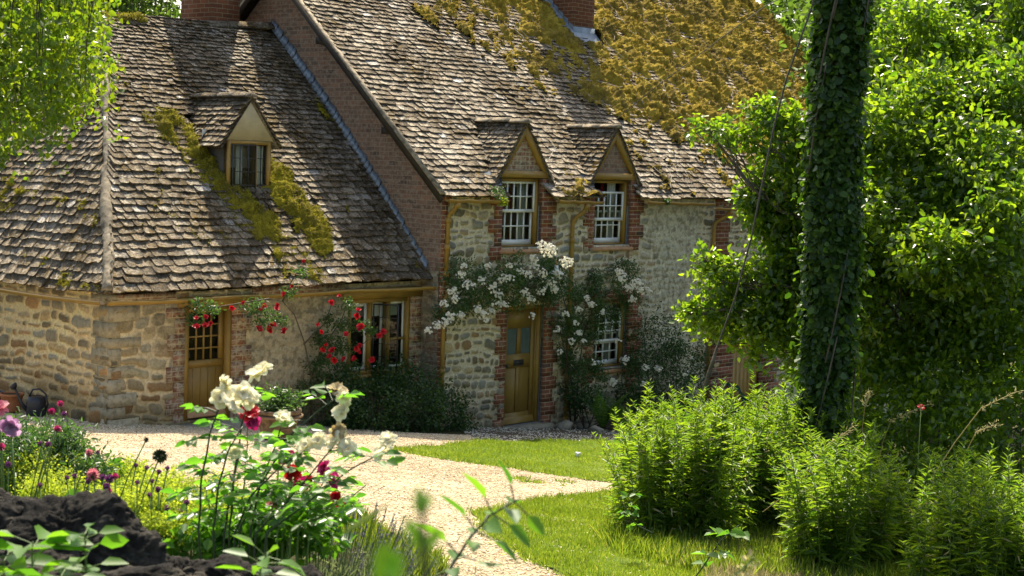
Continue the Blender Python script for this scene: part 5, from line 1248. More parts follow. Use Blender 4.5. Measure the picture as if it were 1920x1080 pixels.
b = MB(); b.tube([W3[-3], W3[-2], W3[-1]], [.012, .022, .026], 8); 
gd = W3[-1] + (W3[-1] - W3[-2]) * 3.0; gd[2] = float(gz(gd[0], gd[1])); b.tube([W3[-1], gd], [.022, .022], 8); x = b.build('anchor_rod', M['bark']); tag(x, 'rough wooden stake that holds the lower end of the stay wire', 'stake')
wire('service_cable', smoothpts([at(1590, -60, 14.6), at(1440, 8, 18), at(1360, 66, 21.5), at(1280, 126, 25), at(1205, 182, 27.5), at(1157, 222, 28.9)]), .006, 'thin overhead cable running from the ivy trunk to the right dormer')
# ---- trees
def limb(b, a, c, r0, r1, wob=.12, k=7, seg=6):
    a = np.array(a, float); c = np.array(c, float); L_ = np.linalg.norm(c - a); P = [a + (c - a) * t + (rng.normal(size=3) * wob * L_ * .25 * math.sin(math.pi * t)) for t in np.linspace(0, 1, seg)]; b.tube(P, np.linspace(r0, r1, seg), k, False); return P
def tree(name, base, blobs, label, mat, leaf, per, cr, ncl, r0=.2, group=None, gap=.47, noise=1.0, up=.9, barkm='bark', hollow=.35, droop=.15, seed=3, shape='oval'):
    e = empty(name, base, label, 'tree', group); base = np.array(base, float); CC = []
    vol = np.array([(r[0] * r[1] * r[2]) ** (2 / 3) for c, r in blobs]); vol = vol / vol.sum()
    b = MB(); cen = np.mean([c for c, r in blobs], 0); fork = base * .45 + cen * .55; fork[:2] = base[:2] * .8 + cen[:2] * .2; limb(b, base, fork, r0, r0 * .6, .1, 9)
    for (c, r), f in zip(blobs, vol):
        cc = blob(c, r, max(12, int(ncl * f)), hollow, noise, gap, seed + len(CC)); CC.append(cc); br = limb(b, fork, np.array(c), r0 * .22, r0 * .07, .3)
        for j in range(0, len(cc), max(1, len(cc) // 7)): limb(b, br[rng.integers(3, 6)], cc[j], r0 * .08, .004, .3, 5, 5)
    bw(b, 'trunk', M[barkm], e, True); CC = np.concatenate(CC); P_, d_ = clumps(CC, cr, per); lv('crown', P_, leaf[0], leaf[1], mat, e, up, droop, d_ * .7, shape=shape, curl=.25); return e
def gb(px, Y): p = at(px, 500, Y); return np.array([p[0], p[1], float(gz(p[0], p[1]))])
A3 = lambda px, py, Y, r: (at(px, py, Y), r)
tree('leafy_tree', gb(1760, 17.6), [(c_, (r_2[0], r_2[1] * .62, r_2[2])) for c_, r_2 in [A3(1700, 90, 18.4, (.9, 1.0, .75)), A3(1850, 40, 18.6, (1.0, 1.0, .7)), A3(1780, 190, 17.5, (.8, 1.0, .55)), A3(1900, 180, 17.4, (.7, 1.0, .5)), A3(1680, 270, 17.2, (.75, 1.0, .55)), A3(1830, 310, 16.7, (.85, 1.0, .5)), A3(1700, 390, 16.5, (.8, 1.0, .5)), A3(1910, 400, 16.0, (.75, 1.0, .45)), A3(1800, 470, 15.9, (.8, .9, .4)), A3(1690, 540, 16.8, (.9, .9, .7)), A3(1880, 560, 16.6, (1.0, .9, .7)), A3(1600, 450, 17.8, (.8, .8, .9)), A3(1780, 680, 17.0, (1.2, .9, .6)), A3(1455, 455, 17.5, (.4, .5, .45)), A3(1440, 380, 17.5, (.3, .4, .3)), A3(1500, 520, 17.5, (.4, .5, .5)), A3(1500, 430, 17.6, (.55, .6, .75)), A3(1450, 570, 17.5, (.75, .6, .45)), A3(1370, 530, 17.5, (.33, .35, .28)), A3(1345, 600, 17.5, (.35, .35, .25)), A3(1500, 640, 17.4, (.6, .6, .42)), A3(1480, 330, 17.5, (.42, .5, .35)), A3(1470, 245, 17.5, (.40, .4, .28)), A3(1390, 255, 17.5, (.32, .3, .14)), A3(1330, 245, 17.4, (.22, .22, .07)), A3(1420, 200, 17.5, (.22, .22, .1)), A3(1410, 370, 17.5, (.22, .22, .12)), A3(1320, 490, 17.4, (.16, .15, .1)), A3(1300, 590, 17.4, (.12, .12, .08))]],
     'bright green leafy tree with sunlit boughs reaching left towards the roof', M['leaf_tree'], (.080, .053), 11, .12, 6000, .16, gap=.49, noise=1.7, seed=5, hollow=.2, up=.6)
tree('leafy_tree', gb(1900, 22), [A3(1660, 60, 22, (1.3, 1.2, 1.4)), A3(1800, 200, 22, (1.5, 1.2, 1.6)), A3(1930, 400, 21, (1.3, 1.2, 1.8)), A3(1700, 420, 22, (1.5, 1.1, 1.6)), A3(1850, 640, 20.5, (1.7, 1.1, 1.1)), A3(1640, 640, 21, (1.3, 1, 1.0)), A3(1950, 30, 22, (1.4, 1.2, 1.6))], 'darker tree filling the shade behind the bright leafy tree', M['leaf_far'], (.11, .075), 10, .24, 2900, .2, gap=.42, noise=1.0, seed=9)
def gsh(px, Y, h, r): p = gb(px, Y); return (p + (0, 0, h), r)
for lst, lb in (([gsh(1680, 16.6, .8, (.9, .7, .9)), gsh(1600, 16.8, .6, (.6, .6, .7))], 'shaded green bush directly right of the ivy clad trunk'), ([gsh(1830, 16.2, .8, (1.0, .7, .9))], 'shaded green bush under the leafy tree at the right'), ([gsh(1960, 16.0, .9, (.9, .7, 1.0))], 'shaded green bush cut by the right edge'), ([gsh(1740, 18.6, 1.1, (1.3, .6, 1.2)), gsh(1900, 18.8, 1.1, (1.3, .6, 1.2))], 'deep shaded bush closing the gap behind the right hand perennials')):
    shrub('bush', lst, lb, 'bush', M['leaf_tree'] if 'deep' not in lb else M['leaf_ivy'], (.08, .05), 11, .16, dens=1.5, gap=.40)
tree('garden_tree', gb(1480, 52), [A3(1440, -20, 50, (2.2, 2, 1.4)), A3(1490, 80, 50, (1.8, 2, 1.8)), A3(1560, 130, 50, (1.6, 2, 2.4)), A3(1600, 0, 50, (2.5, 2, 3))], 'pale airy tree against the sky behind the mossy roof end', M['leaf_far'], (.26, .17), 8, .35, 560, .25, gap=.50, noise=.7, seed=21)
tree('garden_tree', gb(1760, 40), [A3(1700, -20, 40, (3, 2, 2.6)), A3(1880, 60, 40, (3, 2, 3.4)), A3(1800, 300, 38, (3.4, 2, 3))], 'tall tree at the back behind the right hand foliage', M['leaf_far'], (.22, .15), 8, .36, 1500, .3, gap=.42, noise=.6, seed=27)
tree('garden_tree', gb(2250, 30), [A3(2150, 200, 30, (3, 2, 3.2)), A3(2450, 250, 30, (3, 2, 3.4)), A3(2300, 480, 28, (3.2, 2, 2.2))], 'large tree just outside the right edge of the view', M['leaf_far'], (.18, .12), 8, .34, 1300, .3, gap=.42, noise=.6, seed=61)
for px_, lb_ in ((2150, 'bush outside the view, nearest the right edge'), (2500, 'bush farther outside the right edge of the view')):
    shrub('bush', [gsh(px_, 17.5, 1.0, (1.6, .9, 1.2))], lb_, 'bush', M['leaf_tree'], (.09, .06), 10, .2, dens=1.2, gap=.4)
tree('garden_tree', gb(240, 46), [A3(250, 0, 46, (1.6, 2, 1.1)), A3(170, 10, 46, (2.2, 2, 1.6)), A3(290, -60, 46, (1.6, 2, 1.2)), A3(60, -20, 46, (2.6, 2, 2.4))], 'green tree glimpsed above the wing ridge left of the chimney', M['leaf_far'], (.20, .13), 8, .30, 900, .25, gap=.43, noise=.8, seed=31)
tree('garden_tree', gb(445, 60), [A3(455, 10, 60, (.9, 1, .9)), A3(420, -60, 60, (1.6, 1, 1.2))], 'far treetop in the gap between chimney and brick gable', M['leaf_far'], (.2, .13), 7, .3, 120, .15, gap=.50, noise=.9, seed=35)
# overhanging birch boughs, upper left
bt = np.array([-5.4, 9.4, 0.]); bt[2] = float(gz(bt[0], bt[1])); bi = empty('weeping_tree', bt, 'weeping tree with hanging yellow green sprays over the wing roof at upper left', 'tree')
b = MB(); hub = at(-150, -260, 9.4); limb(b, bt, hub, .20, .10, .05, 9); PP = []; DD = []
def lowend(x): return np.interp(x, [-100, 0, 40, 90, 130, 165, 185, 205, 225], [360, 325, 290, 270, 265, 225, 165, 150, 80])
for i in range(14):
    e1 = at(rng.uniform(-80, 215), rng.uniform(-160, -60), rng.uniform(8.4, 10.6)); limb(b, hub, e1, .05, .012, .15, 6, 8)
for i in range(95):
    x0 = rng.uniform(-90, 185); Y = rng.uniform(8.2, 10.8); y0 = -80; y1 = lowend(x0) * rng.uniform(.35, 1.03) - 5; x1 = x0 + rng.normal() * 20 + (10 if i % 3 == 0 else 0)
    n = 9; pts = []
    for j in range(n):
        t = j / (n - 1); pts.append(at(x0 + (x1 - x0) * t + 16 * math.sin(4 * t + i), y0 + (y1 - y0) * t, Y + .25 * t))
    pts = np.array(pts); b.tube(pts, np.linspace(.004, .0012, n), 4, False)
    L_ = np.linalg.norm(pts[-1] - pts[0]); k = int(L_ / .0058); t = rng.uniform(0, 1, k) ** .8
    c = np.stack([np.interp(t, np.linspace(0, 1, n), pts[:, q_]) for q_ in range(3)], 1); cl_ = rng.normal(size=(k // 6 + 1, 3)) * .075; PP.append(c + cl_[(t * (k // 6)).astype(int)] + rng.normal(size=(k, 3)) * .028)
bw(b, 'trunk', M['bark'], bi, True); PP = np.concatenate(PP); lv('crown', PP, .040, .030, M['leaf_hang'], bi, .35, .8, None, shape='oval')
# ---- tall bright perennials at the right
def perennials(name, pxs, Y0, Y1, n, h0, h1, label, leafL=.10, nl=84):
    c = gb(np.mean(pxs), (Y0 + Y1) / 2); e = empty(name, c, label, 'plant', 'tall leafy clumps beside the lower lawn'); SB = MB(); PB = []; DB = []; LB = []
    nt_ = max(5, n // 14); tuft = [(rng.uniform(*pxs), rng.uniform(Y0, Y1), rng.uniform(.72, 1.08)) for _ in range(nt_)]
    mid = np.mean(pxs); half = (pxs[1] - pxs[0]) / 2
    for i in range(n):
        tx, ty, th_ = tuft[i % nt_]; cb = gb(tx, ty); off = np.clip(rng.normal(size=2), -1.6, 1.6) * .11; b0 = cb + np.array([off[0], off[1], 0]); b0[2] = float(gz(b0[0], b0[1]))
        dome = math.sqrt(max(.12, 1 - ((tx - mid) / (half * 1.15)) ** 2)); hg = rng.uniform(h0, h1) * th_ * (.55 + .45 * dome)
        if rng.uniform() < .35: hg *= rng.uniform(.35, .8)
        ln = off * rng.uniform(.3, 1.1) + rng.normal(size=2) * .06 + np.array([(tx - mid) / half * .04, 0]); m_ = 9; t = np.linspace(0, 1, m_)
        nod = rng.normal(size=2) * .05
        pth = b0[None] + np.stack([ln[0] * t ** 1.5 + nod[0] * t ** 6, ln[1] * t ** 1.5 + nod[1] * t ** 6, hg * (t - .07 * t ** 5)], 1)
        SB.tube(pth, np.linspace(.005, .0015, m_), 4, False); k = int(nl * hg / 1.3 * rng.uniform(.7, 1.2)); tl = rng.uniform(.05, 1.0, k) ** .8; cc = np.stack([np.interp(tl, t, pth[:, q_]) for q_ in range(3)], 1)
        a = np.arange(k) * 2.4 + rng.uniform(0, 6); up = .35 + 1.5 * tl ** 4 + rng.normal(size=k) * .25; d = np.stack([np.cos(a), np.sin(a), up], 1) + rng.normal(size=(k, 3)) * .18; PB.append(cc); DB.append(d); LB.append(leafL * (1.3 - .8 * tl ** 2) * rng.uniform(.55, 1.25, k))
    P_, D_, L_ = np.concatenate(PB), np.concatenate(DB), np.concatenate(LB); Nn = -D_ * (1, 1, 0) * .6 + (0, 0, 1) + rdir(len(P_)) * .45; V, Q = leaves(P_, D_, Nn, L_, L_ * rng.uniform(.14, .24, len(L_)), .25, .45, 'lance')
    mkw('foliage', V, [Q], M['leaf_peren'], e); bw(SB, 'stem', M['stem'], e)
    k = len(P_) // 26; ii = rng.integers(0, len(P_), k); dd = D_[ii] * (1, 1, .2) - (0, 0, .4); Pd = P_[ii] * (1, 1, 1); Pd[:, 2] -= rng.uniform(0, .5, k) * (Pd[:, 2] - gz(Pd[:, 0], Pd[:, 1])); V, Q = leaves(Pd, dd, rdir(k), L_[ii] * .8, L_[ii] * .14, .3, .5, 'lance'); mkw('dry_foliage', V, [Q], M['dry'], e)
    return e
perennials('perennial_clump', (1205, 1400), 13.2, 15.0, 230, 1.22, 1.60, 'bright narrow leaved perennial clump nearest the upper lawn')
perennials('perennial_clump', (1370, 1545), 13.6, 15.4, 200, 1.40, 1.76, 'tallest bright perennial clump in front of the ivy clad trunk')
perennials('perennial_clump', (1535, 1710), 11.9, 13.0, 190, .98, 1.28, 'middle perennial clump right of the ivy clad trunk foot')
perennials('perennial_clump', (1775, 2020), 10.7, 11.8, 180, .92, 1.20, 'perennial clump at the lower right corner of the garden')
perennials('perennial_clump', (1740, 1960), 14.4, 15.5, 90, .6, .95, 'shaded perennial clump behind the one in the right corner')
# arching dry grass heads above the clumps
e0 = at(1640, 880, 13); ag = empty('grass_tuft', (e0[0], e0[1], float(gz(e0[0], e0[1]))), 'tall wild grass with drooping pale seed heads among the perennials', 'grass')
b = MB(); PB = []; DB = []
for pts in ([(1745, 900), (1790, 830), (1840, 765), (1905, 735)], [(1480, 940), (1530, 860), (1560, 830), (1600, 800)], [(1430, 960), (1470, 930), (1500, 925), (1540, 935)], [(1640, 900), (1655, 830), (1670, 790), (1740, 758)], [(1620, 900), (1617, 800), (1622, 760), (1630, 735)], [(1800, 920), (1810, 850), (1830, 810), (1870, 795)]):
    P3 = smoothpts([at(px, py, 12.6 - i * .15) for i, (px, py) in enumerate(pts)], 16); b.tube(P3, .0035, 4, False)
    for j in range(10, 16):
        for s in range(8): PB.append(P3[j] + rng.normal(size=3) * .012); DB.append(rdir(1)[0] * .6 + (P3[15] - P3[10]) * 2)
bw(b, 'stem', M['dry'], ag); V, Q = leaves(np.array(PB), np.array(DB), rdir(len(PB)), .035, .006, .2, .2, 'lance'); mkw('seed_heads', V, [Q], M['dry'], ag)
po = at(1727, 764, 14.0); pe = empty('poppy', (po[0], po[1], float(gz(po[0], po[1]))), 'single red flower among the right hand perennials', 'flower'); bloom('bloom', po, .035, M['petal_red'], pe, npet=6, layers=1); b = MB(); b.tube([np.array(pe.location), po], .003, 4); bw(b, 'stem', M['stem'], pe)
# bramble sprays: (px, py, Y) paths
def spray(name, path, label, mat, leafL, leafW, n, cat='plant', rad=.004, trio=True, stemm='stem_dark', wide=1.0, group=None, shape='oval', pairs=False):
    P3 = smoothpts([at(*p) for p in path], 24); e = empty(name, P3[0], label, cat, group); b = MB(); b.tube(P3, np.linspace(rad, rad * .4, len(P3)), 6); PB = []; DB = []
    for i in range(n):
        t = .25 + .75 * (i + .5) / n; j = t * (len(P3) - 1); p = np.array([np.interp(j, np.arange(len(P3)), P3[:, q_]) for q_ in range(3)]); ax = unit(P3[min(int(j) + 1, 23)] - P3[max(int(j) - 1, 0)])
        a0 = i * 2.3 if not pairs else i * 1.57
        for a in ((a0, a0 + 3.14) if pairs else (a0,)):
            o_ = unit(np.cross(ax, (math.cos(a), math.sin(a), .3))); st = p + (o_ + ax * .3) * leafL * .5; b.tube([p, st], rad * .4, 4, False); d = unit(o_ + ax * .35 + (0, 0, -.15))
            PB.append(st); DB.append(d)
            if trio:
                s = unit(np.cross(d, (0, 0, 1)));  PB += [st, st]; DB += [d * .3 + s, d * .3 - s]
    bw(b, 'stem', M[stemm], e); PB = np.array(PB); DB = np.array(DB); k = len(PB); sc = rng.uniform(.75, 1.15, k); V, Q = leaves(PB, DB, rdir(k, 2.2), leafL * sc, leafW * sc, .2, .25, shape); mkw('foliage', V, [Q], mat, e); return e
spray('bramble', [(1275, 1120, 8.6), (1320, 1060, 8.6), (1350, 1015, 8.6), (1385, 985, 8.6)], 'pale bramble shoot with rounded leaves in front of the perennial clumps', M['leaf_nettle'], .085, .07, 6, rad=.005)
spray('bramble', [(1225, 1000, 12), (1195, 985, 12), (1170, 960, 12), (1190, 920, 12)], 'small bramble at the left foot of the perennial clumps', M['leaf_nettle'], .07, .05, 8, rad=.005)
# ================================================================== near bed and stones
# dry-stone wall top, bottom left
RK = [(30, 985, 3.70, (.15, .13, .10), 21, 'dark rough stone at the left end of the garden wall'), (150, 995, 3.55, (.16, .13, .12), 22, 'largest dark craggy stone on top of the garden wall'), (245, 1040, 3.45, (.12, .11, .085), 23, 'dark pitted stone right of the largest wall stone'), (335, 1062, 3.45, (.10, .10, .07), 24, 'low dark wall stone beside the lime green flowers'), (60, 1075, 3.25, (.14, .10, .08), 25, 'shaded wall stone under the nettles at bottom left'), (430, 1078, 3.45, (.085, .09, .06), 26, 'small dark stone near the foot of the cream rose bush'), (575, 1082, 3.3, (.075, .08, .045), 27, 'smooth sunlit stone at the right end of the garden wall'), (200, 1095, 3.2, (.16, .10, .08), 28, 'lowest dark stone at the bottom edge of the picture'), (500, 1062, 3.6, (.06, .07, .035), 29, 'thin stone behind the smooth end stone'), (-30, 930, 3.95, (.10, .1, .05), 30, 'far left wall stone under the purple flowers')]
for px, py, Y, r, s, lb in RK: rock('wall_stone', at(px, py + 22, Y), tuple(q_ * .93 for q_ in r), s, M['rock'], lb, 'stone', 6, .36, 'stones of the low garden wall')
for i, px in enumerate(range(-60, 640, 110)):
    c = at(px, 1160 + 10 * (i % 2), 3.45 + .03 * i); rock('wall_stone', c, (.15, .14, .11), 41 + i, M['rock'], 'stone of the lower course of the low garden wall, below the picture edge', 'stone', 3, .25, 'stones of the low garden wall')
gb_ = at(250, 1200, 4.0)
# raised bed soil behind the wall
xs = np.linspace(-2.6, -.2, 30); ys = np.linspace(3.6, 6.8, 40); X_, Y_ = np.meshgrid(xs, ys); Z_ = 3.02 + .05 * (fbm(X_ * 3, Y_ * 3, 0, 3, 4) - .5) - .5 * sm(6.0, 6.8, Y_) - .3 * sm(-.6, -.2, X_); idx = np.arange(X_.size).reshape(X_.shape)
tag(mk('bed_soil', np.stack([X_, Y_, Z_], -1), [np.stack([idx[:-1, :-1], idx[:-1, 1:], idx[1:, 1:], idx[1:, :-1]], -1).reshape(-1, 4)], M['soil'], None, True), kind='structure')
BZ = 3.02
# cream rose bush with magenta blooms
RB = at(440, 1010, 4.5); RB[2] = BZ; rb = empty('rose_bush', RB, 'cream rose bush with tall bare stems, dark leaves and full cream blooms', 'rose bush')
pk = empty('rose_bush', RB + (.12, .12, 0), 'lower rose bush with small crimson and magenta blooms behind the cream one', 'rose bush')
def stems_of(e, lst, mat, name='stem', r=.0045, leafmat=None, leafy=.5, nleaf=8, L_=.045):
    b = MB(); PB = []; DB = []
    for s in lst:
        Pq = smoothpts([at(*p) for p in s], 20); Pq[:, 1] += .01 * np.sin(np.arange(20)); base_ = Pq[0].copy(); base_[2] = BZ - .05; base_ += (np.array(e.location) - base_) * .35 * (1, 1, 0); Pq = np.concatenate([[base_], Pq]); b.tube(Pq, np.linspace(r, r * .55, len(Pq)), 6)
        for i in range(nleaf):
            j = rng.uniform(3, 19); p = np.array([np.interp(j, np.arange(21), Pq[:, q_]) for q_ in range(3)]); a = rng.uniform(0, 6.28); o_ = np.array([math.cos(a), math.sin(a) * .8, rng.uniform(-.1, .5)]); o_ = unit(o_); LL = rng.uniform(.06, .10); end = p + o_ * LL + (0, 0, -.01); b.tube([p, (p + end) / 2 + (0, 0, .006), end], .0013, 4, False)
            sd_ = unit(np.cross(o_, (0, 0, 1))); PB.append(end); DB.append(o_ + (0, 0, -.2))
            for f in (.55, .85):
                q0 = p + (end - p) * f
                for sg in (-1, 1): PB.append(q0); DB.append(sd_ * sg + o_ * .45 + (0, 0, -.1))
    bw(b, name, mat, e); PB = np.array(PB); DB = np.array(DB); k = len(PB); sc = rng.uniform(.7, 1.15, k)
    V, Q = leaves(PB, DB, rdir(k, 2.0), L_ * sc, L_ * .62 * sc, .22, .2); mkw('foliage', V, [Q], M['leaf_rose'], e)
ST = [[(372, 990, 4.4), (378, 900, 4.4), (392, 820, 4.4), (410, 765, 4.4), (428, 735, 4.4)], [(430, 990, 4.5), (440, 890, 4.5), (452, 800, 4.5), (470, 745, 4.5), (486, 712, 4.5)], [(450, 990, 4.6), (500, 890, 4.6), (545, 815, 4.6), (600, 768, 4.6), (632, 745, 4.6)], [(480, 1000, 4.5), (530, 950, 4.5), (590, 880, 4.5), (632, 828, 4.5)], [(500, 1000, 4.4), (580, 940, 4.4), (650, 885, 4.4), (720, 845, 4.4)], [(470, 990, 4.6), (490, 900, 4.6), (515, 840, 4.6), (530, 792, 4.6)], [(400, 990, 4.45), (412, 900, 4.45), (430, 840, 4.45), (455, 800, 4.45)], [(440, 1000, 4.5), (470, 930, 4.5), (520, 880, 4.5), (575, 842, 4.5)], [(420, 1000, 4.55), (432, 930, 4.55), (445, 870, 4.55), (450, 830, 4.55)]]
stems_of(rb, ST, M['stem_dark'], nleaf=9, r=.0034)
F0 = np.array([-.1, -.75, .5])
for px, py, r, mt, Y in [(412, 748, .042, 'petal_cream', 4.40), (428, 722, .040, 'petal_cream', 4.42), (455, 738, .043, 'petal_cream', 4.38), (440, 752, .045, 'petal_cream', 4.36), (470, 748, .036, 'petal_cream', 4.40), (425, 740, .04, 'petal_cream', 4.44), (490, 703, .050, 'petal_cream', 4.5), (530, 786, .034, 'petal_cream', 4.6), (630, 735, .040, 'petal_faded', 4.6), (642, 745, .036, 'petal_cream', 4.58), (646, 772, .044, 'petal_cream', 4.58), (598, 828, .036, 'petal_cream', 4.5), (632, 808, .036, 'petal_faded', 4.5), (628, 830, .038, 'petal_cream', 4.48), (650, 840, .040, 'petal_cream', 4.48), (575, 838, .036, 'petal_cream', 4.5), (440, 850, .030, 'petal_cream', 4.5), (727, 828, .036, 'petal_cream', 4.4), (722, 850, .044, 'petal_cream', 4.38)]:
    bloom('bloom', at(px, py, Y), r * .76, M[mt], rb, npet=9, open_=rng.uniform(.7, 1.05), layers=3, face=F0 + rng.normal(size=3) * .45, cup=.9)
PK = [[(500, 1000, 4.7), (515, 930, 4.7), (525, 865, 4.7)], [(520, 1000, 4.6), (540, 940, 4.6), (550, 895, 4.6)], [(540, 1000, 4.7), (585, 940, 4.7), (612, 895, 4.7)], [(545, 1000, 4.6), (600, 970, 4.6), (630, 938, 4.6)], [(450, 990, 4.7), (460, 880, 4.7), (466, 790, 4.7)], [(530, 1000, 4.7), (560, 950, 4.7), (572, 915, 4.7)], [(400, 1000, 4.8), (390, 940, 4.8), (380, 900, 4.8)], [(580, 1000, 4.7), (620, 960, 4.7), (640, 930, 4.7)], [(560, 990, 4.6), (640, 950, 4.6), (690, 905, 4.6)]]
stems_of(pk, PK, M['stem'], nleaf=12, L_=.038, r=.003)
for px, py, r, mt in [(466, 776, .030, 'petal_red'), (472, 790, .024, 'petal_magenta'), (520, 855, .018, 'petal_magenta'), (528, 862, .016, 'petal_magenta'), (545, 852, .014, 'petal_magenta'), (550, 886, .026, 'petal_red'), (546, 893, .020, 'petal_magenta'), (565, 908, .026, 'petal_magenta'), (578, 905, .022, 'petal_red'), (608, 877, .022, 'petal_magenta'), (613, 893, .030, 'petal_magenta'), (622, 902, .026, 'petal_magenta'), (630, 933, .020, 'petal_red'), (638, 948, .014, 'petal_red'), (520, 942, .018, 'petal_pink'), (508, 946, .014, 'petal_pink')]:
    bloom('bloom', at(px, py, 4.68), r, M[mt], pk, npet=9, open_=.8, layers=3, face=F0 + rng.normal(size=3) * .4)
# leafy undergrowth at the foot of the roses
def mound(name, spec, label, mat, leaf, n, cr=.05, per=8, cat='plant', group=None, up=1.0, shape='oval'):
    e = empty(name, (spec[0][0][0], spec[0][0][1], BZ), label, cat, group); CC = np.concatenate([blob(c, r, int(n * r[0]), .15, 6, .38, i + 3) for i, (c, r) in enumerate(spec)]); P_, d_ = clumps(CC, cr, per); P_ = P_[P_[:, 2] > BZ - .03]
    lv('foliage', P_, leaf[0], leaf[1], mat, e, up, 0, d_ * .7, shape=shape); b = MB()
    for p in CC[::max(1, len(CC) // 30)]: b.tube([np.array([p[0], p[1], BZ - .03]), p], .002, 4, False)
    bw(b, 'stem', M['stem'], e); return e
mound('leafy_plant', [A3(420, 1000, 4.8, (.13, .12, .05)), A3(500, 985, 4.8, (.12, .12, .07)), A3(575, 1000, 4.8, (.09, .1, .05))], 'low leafy plant growing at the foot of the rose bushes', M['leaf_nettle'], (.034, .025), 620, .05, 7)
# lady's mantle: round leaves under lime froth
def mantle(px, py, Y, rx, rz, label):
    c = at(px, py, Y); e = empty('ladys_mantle', (c[0], c[1], BZ), label, 'plant', 'lime flowered plants in the near bed'); n = int(900 * rx / .15)
    CC = blob(c, (rx, rx * .9, rz), n // 6, .1, 7, .40, int(px) + 3); P_, d_ = clumps(CC, .026, 26); lv('froth', P_, .0085, .0075, M['leaf_lime'], e, .6, 0, d_, shape='round')
    Q0 = c + rng.normal(size=(90, 3)) * (rx * .7, rx * .5, .02) - (0, 0, rz * 1.0); lv('foliage', Q0, .06, .06, M['leaf_nettle'], e, 1.4, 0, None, shape='round'); b = MB(); [b.tube([np.array([p[0], p[1], BZ - .04]), p], .0015, 4, False) for p in CC[::8]]; bw(b, 'stem', M['stem'], e)
for a_ in [(540, 965, 5.4, .10, .04, 'lime flower cushion behind the lower magenta blooms'), (400, 960, 5.2, .12, .05, 'lime flower cushion directly behind the rose bush foot'), (470, 955, 5.3, .11, .05, 'lime flower cushion right of the tallest bare rose stems'), (240, 890, 6.3, .14, .05, 'lime flower cushion at the back, nearest the gravel'), (110, 925, 5.6, .16, .07, 'lime flower cushion beside the left wall stone'), (60, 880, 6.0, .18, .09, 'lime flower cushion at the left edge under the purple heads'), (200, 935, 5.4, .12, .05, 'lime flower cushion above the largest wall stone'), (285, 955, 5.2, .13, .06, 'lime flower cushion left of the rose stems'), (350, 920, 5.7, .16, .07, 'lime flower cushion at the edge of the gravel drive'), (260, 925, 5.9, .12, .05, 'lime flower cushion behind the dark seed heads'), (420, 935, 5.8, .10, .06, 'lime flower cushion half hidden by the rose stems'), (330, 985, 4.9, .12, .05, 'lime flower cushion touching the low dark wall stone')]: mantle(*a_)
mound('catmint', [A3(55, 840, 6.2, (.20, .15, .10)), A3(120, 850, 6.2, (.12, .12, .10)), A3(10, 860, 6.0, (.15, .15, .12)), A3(150, 885, 6.1, (.12, .12, .07))], 'feathery grey green plant behind the lime cushions at left', M['leaf_rambler'], (.028, .008), 1500, .05, 10, shape='lance')
# knapweed: thin stems with purple heads
def knap(px, py, Y, r, mat, bend, label, grp='purple flower heads on thin stems in the near bed', name='knapweed'):
    h = at(px, py, Y); b0 = h + np.array([bend * .25, .02, 0]); b0[2] = BZ - .05; e = empty(name, b0, label, 'flower', grp); b = MB(); mid = (h + b0) / 2 + (bend * .05, 0, .03); b.tube([b0, (b0 + mid) / 2 + (bend * .04, 0, 0), mid, (mid + h) / 2 + (bend * .01, 0, .004), h], .0022, 5); bw(b, 'stem', M['stem'], e)
    n = int(60 + 4000 * r); d = rdir(n, .4); V, Q = leaves(np.repeat(h[None], n, 0) + d * r * .35, d, rdir(n), r * .85, r * .28, .2, .1, 'lance'); mkw('flower_head', V, [Q], mat, e); b = MB(); b.lathe([(.001, -r * .9), (r * .45, -r * .6), (r * .5, -.1 * r), (r * .3, r * .2)], h, 8); bw(b, 'bud', M['stem_dark'], e)
L8 = 'small round purple flower head on a thin stem in the near bed'
for px, py, Y, r, m_, bd in [(113, 757, 5.3, .013, 'petal_magenta', -.3), (97, 771, 5.3, .013, 'petal_magenta', -.4), (120, 776, 5.4, .011, 'petal_purple', -.5), (108, 804, 5.2, .014, 'petal_magenta', -.5), (90, 833, 5.3, .012, 'petal_purple', -.3), (76, 832, 5.5, .011, 'petal_purple', .2), (167, 849, 5.2, .015, 'petal_pink', -.4), (183, 848, 5.3, .008, 'petal_purple', -.4), (255, 873, 5.2, .010, 'petal_purple', -.2), (275, 877, 5.2, .010, 'petal_purple', -.3), (314, 878, 5.2, .010, 'petal_purple', -.2), (298, 885, 5.2, .011, 'petal_purple', -.3), (285, 902, 5.1, .010, 'petal_purple', 0), (257, 905, 5.1, .010, 'petal_purple', 0), (297, 918, 5.0, .013, 'petal_purple', 0), (140, 893, 5.0, .011, 'petal_purple', 0), (125, 896, 5.0, .010, 'petal_purple', .1), (175, 890, 5.0, .024, 'petal_pink', .1), (192, 894, 5.0, .012, 'petal_purple', .1), (205, 898, 4.95, .018, 'petal_purple', 0), (216, 893, 4.95, .013, 'petal_magenta', 0), (200, 912, 4.9, .015, 'petal_purple', 0), (166, 902, 5, .012, 'petal_purple', 0), (206, 921, 4.9, .010, 'petal_magenta', 0), (15, 871, 4.9, .012, 'petal_purple', 0), (280, 928, 4.9, .010, 'petal_purple', .1), (350, 942, 4.9, .012, 'petal_purple', 0), (338, 960, 4.9, .014, 'petal_purple', .1), (313, 953, 4.9, .012, 'petal_purple', .1), (2, 838, 5, .016, 'petal_magenta', 0), (75, 910, 4.8, .010, 'petal_purple', 0)]:
    knap(px, py, Y, r * .8, M[m_], bd, L8)
knap(300, 856, 5.0, .022, M['stem_dark'], -.5, 'shaggy dark dried seed head leaning over the gravel drive', None, 'seed_head'); knap(274, 825, 5.2, .009, M['stem_dark'], -.6, 'single tiny dried seed head on the tallest bare stem', None, 'seed_head')
